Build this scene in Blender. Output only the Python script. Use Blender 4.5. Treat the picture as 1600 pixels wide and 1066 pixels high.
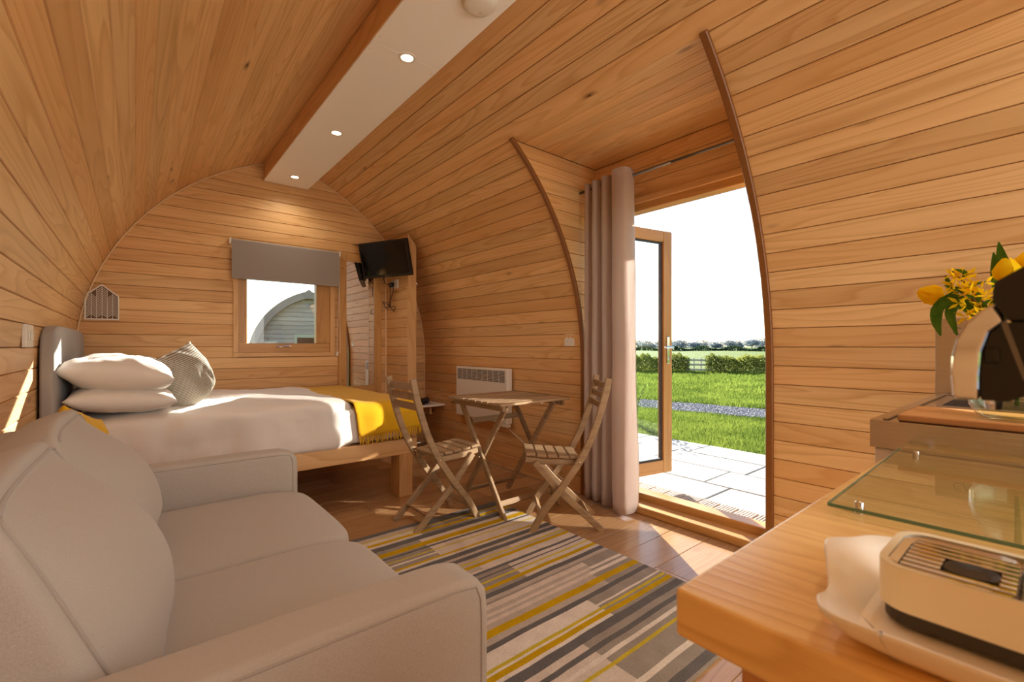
import bpy, bmesh, math, random
from mathutils import Vector, Matrix, noise

random.seed(7)
PI = math.pi
S = bpy.context.scene
COL = S.collection
for o in list(bpy.data.objects):
    bpy.data.objects.remove(o)

# ------------------------------------------------------------------ camera
cam_d = bpy.data.cameras.new('camera')
cam = bpy.data.objects.new('camera', cam_d)
COL.objects.link(cam)
cam.location = (0, 0, 1.05)
cam.rotation_euler = (PI/2, 0, math.radians(-39.59))
cam_d.sensor_width = 36
cam_d.lens = 16.0
cam_d.shift_y = 0.005
cam_d.clip_start = 0.02
cam_d.clip_end = 3000
cam_d.dof.use_dof = True
cam_d.dof.focus_distance = 3.0
cam_d.dof.aperture_fstop = 8.0
S.camera = cam

# ------------------------------------------------------------------ light
SUN_AZ, SUN_EL = math.radians(54), math.radians(18)
w = bpy.data.worlds.new('sky'); S.world = w; w.use_nodes = True
nt = w.node_tree; nt.nodes.clear()
sky = nt.nodes.new('ShaderNodeTexSky'); sky.sky_type = 'NISHITA'
sky.sun_disc = False; sky.sun_elevation = SUN_EL; sky.sun_rotation = PI/2 - SUN_AZ
sky.air_density = 1.0; sky.dust_density = 0.5; sky.ozone_density = 1.5
bg = nt.nodes.new('ShaderNodeBackground'); bg.inputs['Strength'].default_value = 0.30
wo = nt.nodes.new('ShaderNodeOutputWorld')
nt.links.new(sky.outputs[0], bg.inputs[0]); nt.links.new(bg.outputs[0], wo.inputs[0])

def light(name, kind, loc, direction, **kw):
    d = bpy.data.lights.new(name, kind)
    for k, v in kw.items():
        setattr(d, k, v)
    o = bpy.data.objects.new(name, d); COL.objects.link(o)
    o.location = loc
    o.rotation_euler = Vector(direction).to_track_quat('-Z', 'Y').to_euler()
    return o
sdir = Vector((-math.cos(SUN_AZ)*math.cos(SUN_EL), -math.sin(SUN_AZ)*math.cos(SUN_EL), -math.sin(SUN_EL)))
light('sun', 'SUN', (8, 12, 6), sdir, energy=22.0, angle=math.radians(0.55), color=(1.0, .94, .84))
# added fill light at the unseen rear gable opening, behind the camera
light('gable_fill', 'AREA', (1.2, -1.58, 1.25), (0, 1, 0), shape='RECTANGLE', size=1.7, size_y=1.9,
      energy=36, color=(1.0, .97, .93))
# lamp standing in for sunlight mirrored by the right-hand leaf, which isn't built
az2 = math.radians(131)
light('mirrored_sun_lamp', 'AREA', (2.87, .99, 1.05),
      (math.cos(az2)*math.cos(SUN_EL), math.sin(az2)*math.cos(SUN_EL), -math.sin(SUN_EL)),
      shape='RECTANGLE', size=.28, size_y=1.55, energy=2.7, spread=math.radians(1.2), color=(1.0, .93, .82))

S.view_settings.view_transform = 'Standard'
S.view_settings.look = 'None'
S.view_settings.exposure = 0.0
S.view_settings.gamma = 1.0
S.view_settings.use_curve_mapping = False
try:
    S.cycles.max_bounces = 12; S.cycles.diffuse_bounces = 6; S.cycles.glossy_bounces = 5
    S.cycles.transparent_max_bounces = 12; S.cycles.transmission_bounces = 8
    S.cycles.sample_clamp_indirect = 6.0
    S.cycles.caustics_reflective = False; S.cycles.caustics_refractive = False
except Exception:
    pass

# ------------------------------------------------------------------ materials
def lin(c):
    return tuple(((v/255)/12.92 if v/255 <= .04045 else ((v/255+.055)/1.055)**2.4) for v in c) + (1,)

class NT:
    def __init__(s, name):
        s.m = bpy.data.materials.new(name); s.m.use_nodes = True
        s.t = s.m.node_tree; s.t.nodes.clear()
        s.out = s.n('ShaderNodeOutputMaterial')
    def n(s, typ, **kw):
        x = s.t.nodes.new(typ)
        for k, v in kw.items():
            setattr(x, k, v)
        return x
    def l(s, a, b):
        s.t.links.new(a, b)
    def math(s, op, a, b=None, c=None):
        x = s.n('ShaderNodeMath', operation=op)
        for i, v in enumerate((a, b, c)):
            if v is None: continue
            if isinstance(v, (int, float)): x.inputs[i].default_value = v
            else: s.l(v, x.inputs[i])
        return x.outputs[0]
    def mix(s, f, a, b, mode='MIX'):
        x = s.n('ShaderNodeMix', data_type='RGBA', blend_type=mode)
        for i, v in ((0, f), (6, a), (7, b)):
            if isinstance(v, (int, float, tuple)): x.inputs[i].default_value = v
            else: s.l(v, x.inputs[i])
        return x.outputs[2]
    def ramp(s, f, pts):
        x = s.n('ShaderNodeValToRGB')
        e = x.color_ramp.elements
        while len(e) < len(pts): e.new(.5)
        for i, (p, c) in enumerate(pts):
            e[i].position = p; e[i].color = c if len(c) == 4 else tuple(c)+(1,)
        s.l(f, x.inputs[0]); return x.outputs[0]
    def noise(s, vec, scale, detail=3, rough=.55, dist=0):
        x = s.n('ShaderNodeTexNoise'); x.inputs['Scale'].default_value = scale
        x.inputs['Detail'].default_value = detail; x.inputs['Roughness'].default_value = rough
        x.inputs['Distortion'].default_value = dist
        if vec is not None: s.l(vec, x.inputs['Vector'])
        return x.outputs[0]
    def mapping(s, vec, scale=(1, 1, 1), loc=(0, 0, 0)):
        x = s.n('ShaderNodeMapping'); x.inputs['Scale'].default_value = scale; x.inputs['Location'].default_value = loc
        s.l(vec, x.inputs['Vector']); return x.outputs[0]
    def objvec(s, randomize=False):
        tc = s.n('ShaderNodeTexCoord')
        if not randomize: return tc.outputs['Object'], None
        oi = s.n('ShaderNodeObjectInfo')
        c = s.n('ShaderNodeCombineXYZ')
        for i, k in enumerate((83.0, 47.0, 31.0)):
            s.l(s.math('MULTIPLY', oi.outputs['Random'], k), c.inputs[i])
        a = s.n('ShaderNodeVectorMath', operation='ADD')
        s.l(tc.outputs['Object'], a.inputs[0]); s.l(c.outputs[0], a.inputs[1])
        return a.outputs[0], oi.outputs['Random']
    def bsdf(s, col, rough=.5, metal=0, spec=.5, bump=None, bstr=.2, bdist=.002, **kw):
        p = s.n('ShaderNodeBsdfPrincipled')
        for k, v in (('Base Color', col), ('Roughness', rough), ('Metallic', metal), ('Specular IOR Level', spec)):
            if isinstance(v, (int, float, tuple)): p.inputs[k].default_value = v
            else: s.l(v, p.inputs[k])
        for k, v in kw.items():
            p.inputs[k].default_value = v
        if bump is not None:
            b = s.n('ShaderNodeBump'); b.inputs['Strength'].default_value = bstr; b.inputs['Distance'].default_value = bdist
            s.l(bump, b.inputs['Height']); s.l(b.outputs[0], p.inputs['Normal'])
        s.l(p.outputs[0], s.out.inputs[0]); return p

def plain(name, rgb, rough=.5, metal=0, spec=.5, grain=0.0, **kw):
    t = NT(name); v, _ = t.objvec()
    n = t.noise(v, 60, 2)
    c = lin(rgb)
    if grain:
        col = t.mix(n, tuple(x*(1-grain) for x in c[:3])+(1,), tuple(min(1, x*(1+grain)) for x in c[:3])+(1,))
    else:
        col = c
    t.bsdf(col, rough, metal, spec, bump=n if grain else None, bstr=.05, **kw)
    return t.m

def wood(name, light_c, dark_c, tint_c, axis=0, rings=11.0, stretch=(.55, 7.5, 7.5), rough=.42, knots=True, tint=.35,
         spec=.4, val=.12, fibre=.25, soft=1.0):
    """Pine-like grain along the object's own axis: contour lines of a stretched noise, fine fibre, rare knots, a tint per piece."""
    t = NT(name); v, rnd = t.objvec(True)
    if axis == 1:
        sx = t.n('ShaderNodeSeparateXYZ'); t.l(v, sx.inputs[0]); cx = t.n('ShaderNodeCombineXYZ')
        t.l(sx.outputs[1], cx.inputs[0]); t.l(sx.outputs[0], cx.inputs[1]); t.l(sx.outputs[2], cx.inputs[2]); v = cx.outputs[0]
    if axis == 2:
        sx = t.n('ShaderNodeSeparateXYZ'); t.l(v, sx.inputs[0]); cx = t.n('ShaderNodeCombineXYZ')
        t.l(sx.outputs[2], cx.inputs[0]); t.l(sx.outputs[0], cx.inputs[1]); t.l(sx.outputs[1], cx.inputs[2]); v = cx.outputs[0]
    n1 = t.noise(t.mapping(v, stretch), 1.0, 1.5, .45, .25)
    f = t.math('FRACT', t.math('MULTIPLY', n1, rings))
    band = t.ramp(f, [(0, (0, 0, 0)), (.55, (.35*soft,)*3), (.86, (1, 1, 1)), (1, (0, 0, 0))])
    fib = t.noise(t.mapping(v, (3, 160, 160)), 1.0, 2)
    big = t.noise(t.mapping(v, (.8, 5, 5), (9, 3, 1)), 1.0, 2)
    g = t.math('ADD', t.math('MULTIPLY', band, .55), t.math('MULTIPLY', t.math('SUBTRACT', fib, .5), fibre*2))
    g = t.math('ADD', g, t.math('MULTIPLY', t.math('SUBTRACT', big, .45), .9))
    col = t.mix(t.math('MINIMUM', t.math('MAXIMUM', g, 0.0), 1.0), lin(light_c), lin(dark_c))
    r2 = t.math('FRACT', t.math('MULTIPLY', rnd, 17.31))
    col = t.mix(t.math('MULTIPLY', r2, tint), col, lin(tint_c))
    r3 = t.math('FRACT', t.math('MULTIPLY', rnd, 91.7))
    vv = t.math('ADD', 1-val, t.math('MULTIPLY', r3, 2*val))
    hs = t.n('ShaderNodeHueSaturation'); t.l(vv, hs.inputs['Value']); t.l(col, hs.inputs['Color']); col = hs.outputs[0]
    if knots:
        vo = t.n('ShaderNodeTexVoronoi'); vo.inputs['Scale'].default_value = 1.0
        t.l(t.mapping(v, (2.2, 6.5, 6.5)), vo.inputs['Vector'])
        sp = t.n('ShaderNodeSeparateColor'); t.l(vo.outputs['Color'], sp.inputs[0])
        rare = t.math('GREATER_THAN', sp.outputs[0], .55)
        k = t.ramp(vo.outputs['Distance'], [(0.02, (1, 1, 1)), (.055, (.55, .55, .55)), (.13, (0, 0, 0))])
        col = t.mix(t.math('MULTIPLY', k, rare), col, lin((86, 44, 18)))
    t.bsdf(col, rough, 0, spec, bump=t.math('ADD', fib, band), bstr=.06)
    return t.m

def fabric(name, rgb, rgb2, scale=900, rough=.95, bstr=.35, spec=.1, blotch=.12):
    t = NT(name); v, _ = t.objvec()
    a = t.noise(t.mapping(v, (scale, scale*.16, scale)), 1, 1)
    b = t.noise(t.mapping(v, (scale*.16, scale, scale*.16)), 1, 1)
    wv = t.math('MULTIPLY', t.math('ADD', a, b), .5)
    col = t.mix(t.ramp(wv, [(.28, (0, 0, 0)), (.72, (1, 1, 1))]), lin(rgb2), lin(rgb))
    big = t.noise(v, 6, 3)
    col = t.mix(t.math('MULTIPLY', big, blotch), col, lin(rgb2))
    t.bsdf(col, rough, 0, spec, bump=wv, bstr=bstr, bdist=.001, **{'Sheen Weight': .15})
    return t.m

def glass(name, tint=(1, 1, 1), refl=1.0, rough=0.0):
    t = NT(name)
    lw = t.n('ShaderNodeLayerWeight'); lw.inputs['Blend'].default_value = .5
    frs = t.math('ADD', .04, t.math('MULTIPLY', .9, t.math('POWER', lw.outputs['Facing'], 5.0)))
    tr = t.n('ShaderNodeBsdfTransparent'); tr.inputs[0].default_value = tuple(tint)+(1,)
    gl = t.n('ShaderNodeBsdfGlossy'); gl.inputs['Roughness'].default_value = rough
    mx = t.n('ShaderNodeMixShader')
    t.l(t.math('MULTIPLY', frs, refl), mx.inputs[0]); t.l(tr.outputs[0], mx.inputs[1]); t.l(gl.outputs[0], mx.inputs[2])
    t.l(mx.outputs[0], t.out.inputs[0]); return t.m

def leafy(name, c1, c2, trans=.5, scale=3.0, rough=.6):
    t = NT(name); tc = t.n('ShaderNodeNewGeometry')
    n = t.noise(tc.outputs['Position'], scale, 3)
    rnd = t.noise(tc.outputs['Position'], scale*17, 1)
    col = t.mix(t.ramp(t.math('ADD', t.math('MULTIPLY', n, .6), t.math('MULTIPLY', rnd, .4)), [(.35, (0, 0, 0)), (.65, (1, 1, 1))]), lin(c1), lin(c2))
    d = t.n('ShaderNodeBsdfDiffuse'); tr = t.n('ShaderNodeBsdfTranslucent')
    t.l(col, d.inputs[0]); t.l(col, tr.inputs[0])
    mx = t.n('ShaderNodeMixShader'); mx.inputs[0].default_value = trans
    t.l(d.outputs[0], mx.inputs[1]); t.l(tr.outputs[0], mx.inputs[2]); t.l(mx.outputs[0], t.out.inputs[0])
    return t.m

def emit(name, rgb, strength):
    t = NT(name); e = t.n('ShaderNodeEmission'); e.inputs[0].default_value = lin(rgb); e.inputs[1].default_value = strength
    t.l(e.outputs[0], t.out.inputs[0]); return t.m

M = {}
M['pine'] = wood('pine_boards', (230, 190, 136), (192, 142, 84), (208, 148, 84), rings=13, tint=.45, val=.09, spec=.3, rough=.45)
M['pine_trim'] = wood('pine_trim', (228, 186, 132), (194, 144, 88), (208, 150, 92), knots=False, tint=.2, val=.04)
M['pine_z'] = wood('pine_upright', (228, 186, 132), (194, 144, 88), (208, 150, 92), axis=2, knots=False, tint=.2, val=.04)
M['pine_y'] = wood('pine_lengthwise', (228, 186, 132), (194, 144, 88), (208, 150, 92), axis=1, knots=False, tint=.2, val=.04)
M['oakfoil'] = wood('golden_oak_frame', (204, 154, 92), (172, 122, 68), (186, 132, 74), knots=False, tint=.2, val=.03, axis=2, rings=7, rough=.35)
M['oakfoil_y'] = wood('golden_oak_rail', (204, 154, 92), (172, 122, 68), (186, 132, 74), knots=False, tint=.2, val=.03, axis=1, rings=7, rough=.35)
M['oakfoil_x'] = wood('golden_oak_sill', (204, 154, 92), (172, 122, 68), (186, 132, 74), knots=False, tint=.2, val=.03, axis=0, rings=7, rough=.35)
M['dark_trim'] = plain('stained_edge_strip', (134, 84, 36), .4, grain=.18)
M['oak_floor'] = wood('oak_floor_planks', (192, 152, 108), (154, 114, 76), (166, 122, 82), rings=13, tint=.4, val=.1, rough=.22, knots=False, fibre=.4, spec=.5)
M['acacia'] = wood('weathered_acacia', (172, 144, 110), (128, 100, 72), (146, 116, 84), rings=8, knots=False, tint=.4, val=.12, rough=.6, fibre=.4)
M['worktop'] = wood('oiled_worktop', (250, 210, 140), (214, 158, 84), (240, 190, 112), axis=1, rings=15, stretch=(1.3, 10, 10), tint=.2, val=.02, rough=.3, knots=False, spec=.5)
M['chop'] = wood('chopping_board_wood', (210, 154, 98), (176, 116, 66), (190, 124, 70), axis=1, rings=6, knots=False, val=.02, rough=.4)
M['grey_boards'] = wood('weathered_grey_boards', (216, 194, 182), (172, 152, 144), (188, 170, 164), rings=6, tint=.4, val=.1, rough=.8, spec=.1)
M['barge'] = plain('weathered_roof_edge', (178, 154, 146), .9, grain=.12)
M['sofa'] = fabric('beige_linen_weave', (200, 191, 180), (170, 161, 150), 2600, bstr=.2)
M['sofa_piping'] = fabric('beige_piping', (186, 176, 165), (164, 154, 144), 2600)
M['headboard'] = fabric('grey_headboard_weave', (176, 171, 166), (156, 151, 147), 2600, bstr=.2)
M['linen'] = fabric('white_bed_linen', (238, 232, 226), (226, 219, 212), 1500, bstr=.1, blotch=.2)
M['throw'] = fabric('mustard_throw_weave', (232, 182, 40), (214, 164, 28), 2000, bstr=.3)
M['curtain'] = None
M['blind'] = fabric('grey_blind_cloth', (158, 148, 139), (146, 137, 129), 1600, bstr=.08)
M['white_paint'] = plain('white_panel_paint', (250, 247, 242), .6, grain=.01)
M['white_enamel'] = plain('white_enamel', (232, 222, 208), .35, grain=.01)
M['white_plastic'] = plain('white_plastic', (232, 226, 216), .35)
M['dark_slot'] = plain('dark_slot', (60, 54, 48), .7)
M['steel'] = None
M['chrome'] = plain('polished_chrome', (232, 232, 235), .08, 1.0)
M['rod'] = plain('grey_rod_metal', (122, 118, 114), .35, .8)
M['black'] = plain('black_plastic', (22, 20, 19), .35)
M['black_gloss'] = plain('black_gloss_screen', (10, 9, 9), .12)
M['cream'] = plain('cream_enamel', (255, 243, 210), .3, grain=.01)
M['tray'] = plain('cream_melamine', (250, 238, 218), .28, grain=.01)
M['dark_plinth'] = plain('dark_plinth', (64, 54, 40), .5)
M['glass'] = glass('window_glass', (.97, .99, .98))
M['board_glass'] = glass('board_glass', (.93, .96, .92), 1.3)
M['glass_edge'] = plain('green_glass_edge', (96, 132, 112), .1)
M['vase_glass'] = glass('vase_glass', (.93, .96, .9), 1.4)
M['mirror'] = plain('mirror_silver', (236, 236, 232), .01, 1.0)
M['gasket'] = plain('grey_gasket', (58, 60, 68), .5)
M['lamp'] = emit('lamp_disc', (255, 238, 205), 9.0)
M['herring_dark'] = plain('brown_print_panel', (112, 84, 60), .7, grain=.08)
M['yellow_petal'] = leafy('yellow_petal', (255, 226, 40), (250, 204, 24), .4, 60)
M['green_leaf'] = leafy('green_leaf', (96, 130, 46), (62, 100, 30), .35, 40)
M['stem'] = plain('brown_stem', (110, 76, 44), .7)
M['grass_ground'] = None
M['grass'] = leafy('grass_blade', (136, 152, 66), (74, 96, 38), .5, 1.1)
M['hedge'] = leafy('hedge_leaf', (146, 150, 74), (76, 92, 46), .5, .8)
M['bush'] = leafy('young_leaf', (124, 146, 76), (86, 114, 52), .5, 3)
M['tree_far'] = leafy('hazed_twigs', (158, 166, 174), (136, 146, 156), .4, .05)  # distance haze put into the twig colour as pale blue-grey
M['stone'] = plain('grey_chippings', (150, 148, 152), .9, grain=.45)
M['pale_wood'] = plain('pale_gate_wood', (206, 196, 170), .8, grain=.1)

t = NT('satin_curtain_cloth'); v, _ = t.objvec()
n = t.noise(t.mapping(v, (900, 900, 200)), 1, 1)
p = t.bsdf(t.mix(n, lin((206, 184, 170)), lin((222, 202, 190))), .42, 0, .45, bump=n, bstr=.1, bdist=.0008, **{'Sheen Weight': .2})
M['curtain'] = t.m

t = NT('brushed_steel'); v, _ = t.objvec()
n = t.noise(t.mapping(v, (400, 6, 400)), 1, 2)
t.bsdf(t.mix(n, lin((186, 176, 166)), lin((206, 198, 190))), t.math('ADD', .14, t.math('MULTIPLY', n, .12)), 1.0, .5, bump=n, bstr=.03)
M['steel'] = t.m

t = NT('field_grass'); g = t.n('ShaderNodeNewGeometry')
n = t.noise(g.outputs['Position'], 1.3, 5, .7); n2 = t.noise(g.outputs['Position'], 14, 4, .7)
c = t.mix(t.ramp(t.math('ADD', t.math('MULTIPLY', n, .5), t.math('MULTIPLY', n2, .5)), [(.35, (0, 0, 0)), (.62, (1, 1, 1))]), lin((70, 90, 32)), lin((118, 138, 56)))
t.bsdf(c, .9, 0, .1, bump=n2, bstr=.8, bdist=.05)
M['grass_ground'] = t.m

t = NT('sandstone_paver'); v, rnd = t.objvec(True)
n = t.noise(v, 3.5, 5, .65); n2 = t.noise(v, 40, 3)
c = t.mix(t.ramp(n, [(.35, (0, 0, 0)), (.65, (1, 1, 1))]), lin((172, 171, 165)), lin((192, 189, 181)))
c = t.mix(t.math('MULTIPLY', rnd, .25), c, lin((176, 176, 172)))
t.bsdf(c, .75, 0, .3, bump=t.math('ADD', n, t.math('MULTIPLY', n2, .4)), bstr=.25, bdist=.008)
M['paver'] = t.m
M['joint'] = plain('sand_joint', (150, 144, 130), .95, grain=.2)
M['deck'] = wood('bleached_deck', (214, 196, 176), (178, 158, 138), (190, 170, 150), axis=0, rings=5, knots=False, val=.08, rough=.7)

t = NT('ribbed_cushion_cloth'); v, _ = t.objvec()
wv = t.n('ShaderNodeTexWave', wave_type='BANDS', bands_direction='Y'); wv.inputs['Scale'].default_value = 34; wv.inputs['Distortion'].default_value = .6
wv.inputs['Detail'].default_value = 1; t.l(v, wv.inputs['Vector'])
n = t.noise(v, 700, 1)
f = t.math('MULTIPLY', wv.outputs['Fac'], t.math('ADD', .6, n))
t.bsdf(t.mix(f, lin((116, 106, 92)), lin((206, 198, 182))), .95, 0, .1, bump=wv.outputs['Fac'], bstr=.5, bdist=.003)
M['ribbed'] = t.m

RUGC = {'D': (112, 109, 108), 'T': (164, 154, 143), 'B': (222, 208, 194), 'C': (236, 225, 212), 'Y': (206, 166, 24), 'L': (214, 190, 62), 'M': (196, 182, 168)}
RUGM = {}
for k, c in RUGC.items():
    t = NT('rug_pile_' + {'D': 'charcoal', 'T': 'taupe', 'B': 'beige', 'C': 'cream', 'Y': 'mustard', 'L': 'lemon', 'M': 'stone'}[k])
    v, _ = t.objvec()
    n = t.noise(v, 260, 2, .7); n2 = t.noise(v, 14, 3)
    cc = lin(c)
    col = t.mix(t.ramp(t.math('ADD', t.math('MULTIPLY', n, .65), t.math('MULTIPLY', n2, .35)), [(.3, (0, 0, 0)), (.7, (1, 1, 1))]),
                tuple(x*.72 for x in cc[:3])+(1,), tuple(min(1, x*1.18) for x in cc[:3])+(1,))
    t.bsdf(col, 1, 0, .05, bump=n, bstr=.6, bdist=.004)
    RUGM[k] = t.m

# ------------------------------------------------------------------ helpers
def wloc(o):
    v = Vector((0, 0, 0))
    while o is not None:
        v += o.location; o = o.parent
    return v

def tag(o, label, cat, group=None, kind=None):
    o['label'] = label; o['category'] = cat
    if group: o['group'] = group
    if kind: o['kind'] = kind
    return o

def thing(name, label, cat, loc=(0, 0, 0), rotz=0, group=None):
    o = bpy.data.objects.new(name, None); COL.objects.link(o)
    o.location = loc; o.rotation_euler = (0, 0, rotz); o.empty_display_size = .05
    return tag(o, label, cat, group)

def link(name, me, mat=None, parent=None):
    o = bpy.data.objects.new(name, me); COL.objects.link(o)
    if mat is not None:
        me.materials.clear() if len(me.materials) and me.users < 2 else None
        if not len(me.materials): me.materials.append(mat)
    if parent is not None: o.parent = parent
    return o

def obj(name, bm, mat, parent=None, local=False, smooth=False, loc=None):
    """Link a bmesh as ONE mesh object. Geometry is given in world space unless local."""
    if parent is not None and not local:
        bmesh.ops.translate(bm, verts=bm.verts, vec=-wloc(parent))
    if loc is not None and parent is None:
        bmesh.ops.translate(bm, verts=bm.verts, vec=-Vector(loc))
    bm.normal_update()
    me = bpy.data.meshes.new(name); bm.to_mesh(me); bm.free()
    mats = mat if isinstance(mat, (list, tuple)) else [mat]
    for m_ in mats: me.materials.append(m_)
    if smooth:
        for p_ in me.polygons: p_.use_smooth = True
    o = bpy.data.objects.new(name, me); COL.objects.link(o)
    if parent is not None: o.parent = parent
    if loc is not None and parent is None: o.location = loc
    return o

def obj_split(name, bm, mat, parent, local=False, smooth=False):
    """Each loose piece of the bmesh becomes an object of its own."""
    left = set(bm.verts); out = []
    while left:
        st = [left.pop()]; isl = set(st)
        while st:
            v_ = st.pop()
            for e in v_.link_edges:
                o_ = e.other_vert(v_)
                if o_ not in isl: isl.add(o_); st.append(o_)
        left -= isl
        nb_ = bmesh.new(); mp = {v_: nb_.verts.new(v_.co) for v_ in isl}
        for f in {f for v_ in isl for f in v_.link_faces}: nb_.faces.new([mp[v_] for v_ in f.verts])
        out.append(obj(name, nb_, mat, parent, local, smooth))
    bm.free(); return out

def struct(name, bm, mat, **kw):
    o = obj(name, bm, mat, **kw); o['kind'] = 'structure'; return o

def B(): return bmesh.new()

def add_box(bm, lo, hi, bevel=0.0, seg=2, mat=None):
    """Axis-aligned box lo..hi, edges rounded; optional matrix afterwards."""
    lo = Vector(lo); hi = Vector(hi)
    r = bmesh.ops.create_cube(bm, size=1)
    vs = r['verts']
    c = (lo+hi)/2; d = hi-lo
    for v_ in vs: v_.co = Vector((v_.co.x*d.x, v_.co.y*d.y, v_.co.z*d.z))+c
    if bevel > 0:
        es = list({e for v_ in vs for e in v_.link_edges})
        r = bmesh.ops.bevel(bm, geom=es, offset=bevel, segments=seg, affect='EDGES', profile=.5)
        vs = list({v_ for f in r['faces'] for v_ in f.verts} | {v_ for v_ in vs if v_.is_valid})
    if mat is not None:
        bmesh.ops.transform(bm, matrix=mat, verts=vs)
    return vs

def box(lo, hi, bevel=0.0, seg=2):
    bm = B(); add_box(bm, lo, hi, bevel, seg); return bm

def add_bar(bm, a, b, wdt, thk, up=(0, 0, 1), bevel=.002):
    """Rectangular bar from a to b: thk along 'up'-ish, wdt across."""
    a = Vector(a); b = Vector(b); x = (b-a); L = x.length; x.normalize()
    u = Vector(up); y = u.cross(x); y.normalize(); z = x.cross(y)
    m = Matrix(((x.x, y.x, z.x, (a.x+b.x)/2), (x.y, y.y, z.y, (a.y+b.y)/2), (x.z, y.z, z.z, (a.z+b.z)/2), (0, 0, 0, 1)))
    add_box(bm, (-L/2, -wdt/2, -thk/2), (L/2, wdt/2, thk/2), bevel, 1, m)

def add_sweep(bm, pts, wdt, thk, side=(0, 1, 0), caps=True, taper=None):
    """Rectangular section swept along pts lying in a plane; 'side' is the plane's normal (width direction)."""
    side = Vector(side).normalized(); pts = [Vector(p) for p in pts]; rings = []
    for i, p in enumerate(pts):
        d = (pts[min(i+1, len(pts)-1)]-pts[max(i-1, 0)]).normalized()
        nrm = side.cross(d).normalized(); k = taper(i/(len(pts)-1)) if taper else 1
        h = thk/2*k; e = min(.004, thk*.2); ww = wdt/2
        ring = []
        for (a, b_) in ((-ww+e, -h), (ww-e, -h), (ww, -h+e), (ww, h-e), (ww-e, h), (-ww+e, h), (-ww, h-e), (-ww, -h+e)):
            ring.append(bm.verts.new(p+side*a+nrm*b_))
        rings.append(ring)
    for r0, r1 in zip(rings, rings[1:]):
        for j in range(8):
            bm.faces.new((r0[j], r0[(j+1) % 8], r1[(j+1) % 8], r1[j]))
    if caps:
        bm.faces.new(rings[0][::-1]); bm.faces.new(rings[-1])

def spline(pts, n=24):
    """Catmull-Rom through pts."""
    P_ = [Vector(p) for p in pts]; out = []
    P_ = [P_[0]*2-P_[1]]+P_+[P_[-1]*2-P_[-2]]
    segs = len(P_)-3
    for i in range(n+1):
        u = i/n*segs; k = min(int(u), segs-1); u -= k
        a, b, c, d = P_[k:k+4]
        out.append(.5*((2*b)+(c-a)*u+(2*a-5*b+4*c-d)*u*u+(3*b-a-3*c+d)*u**3))
    return out

def add_tube(bm, pts, r, seg=8, rad=None, caps=True):
    pts = [Vector(p) for p in pts]; rings = []; ref = None
    for i, p in enumerate(pts):
        d = (pts[min(i+1, len(pts)-1)]-pts[max(i-1, 0)]).normalized()
        if ref is None:
            ref = d.orthogonal().normalized()
        ref = (ref-d*ref.dot(d)).normalized(); q = d.cross(ref)
        rr = rad[i] if rad else r
        rings.append([bm.verts.new(p+ref*math.cos(2*PI*j/seg)*rr+q*math.sin(2*PI*j/seg)*rr) for j in range(seg)])
    for a, b in zip(rings, rings[1:]):
        for j in range(seg): bm.faces.new((a[j], a[(j+1) % seg], b[(j+1) % seg], b[j]))
    if caps:
        bm.faces.new(rings[0][::-1]); bm.faces.new(rings[-1])

def add_lathe(bm, prof, seg=32, c=(0, 0, 0), axis=None):
    """prof: (r, h) pairs turned about an axis (default z) through c."""
    c = Vector(c); ax = Vector(axis or (0, 0, 1)).normalized()
    u = ax.orthogonal().normalized(); v = ax.cross(u); rings = []
    for r, h in prof:
        if r < 1e-6: rings.append([bm.verts.new(c+ax*h)])
        else: rings.append([bm.verts.new(c+ax*h+u*r*math.cos(2*PI*j/seg)+v*r*math.sin(2*PI*j/seg)) for j in range(seg)])
    for a, b in zip(rings, rings[1:]):
        for j in range(seg):
            k = (j+1) % seg
            if len(a) == 1 and len(b) == 1: continue
            if len(a) == 1: bm.faces.new((a[0], b[j], b[k]))
            elif len(b) == 1: bm.faces.new((a[j], a[k], b[0]))
            else: bm.faces.new((a[j], a[k], b[k], b[j]))

def add_prism(bm, poly, fn, d0, d1):
    """poly: 2-D outline, fn(a,b,d)->Vector, extruded from d0 to d1."""
    p0 = [bm.verts.new(fn(a, b, d0)) for a, b in poly]; p1 = [bm.verts.new(fn(a, b, d1)) for a, b in poly]
    bm.faces.new(p0); bm.faces.new(p1[::-1])
    n_ = len(poly)
    for i in range(n_): bm.faces.new((p0[i], p1[i], p1[(i+1) % n_], p0[(i+1) % n_]))
    return p0+p1

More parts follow.
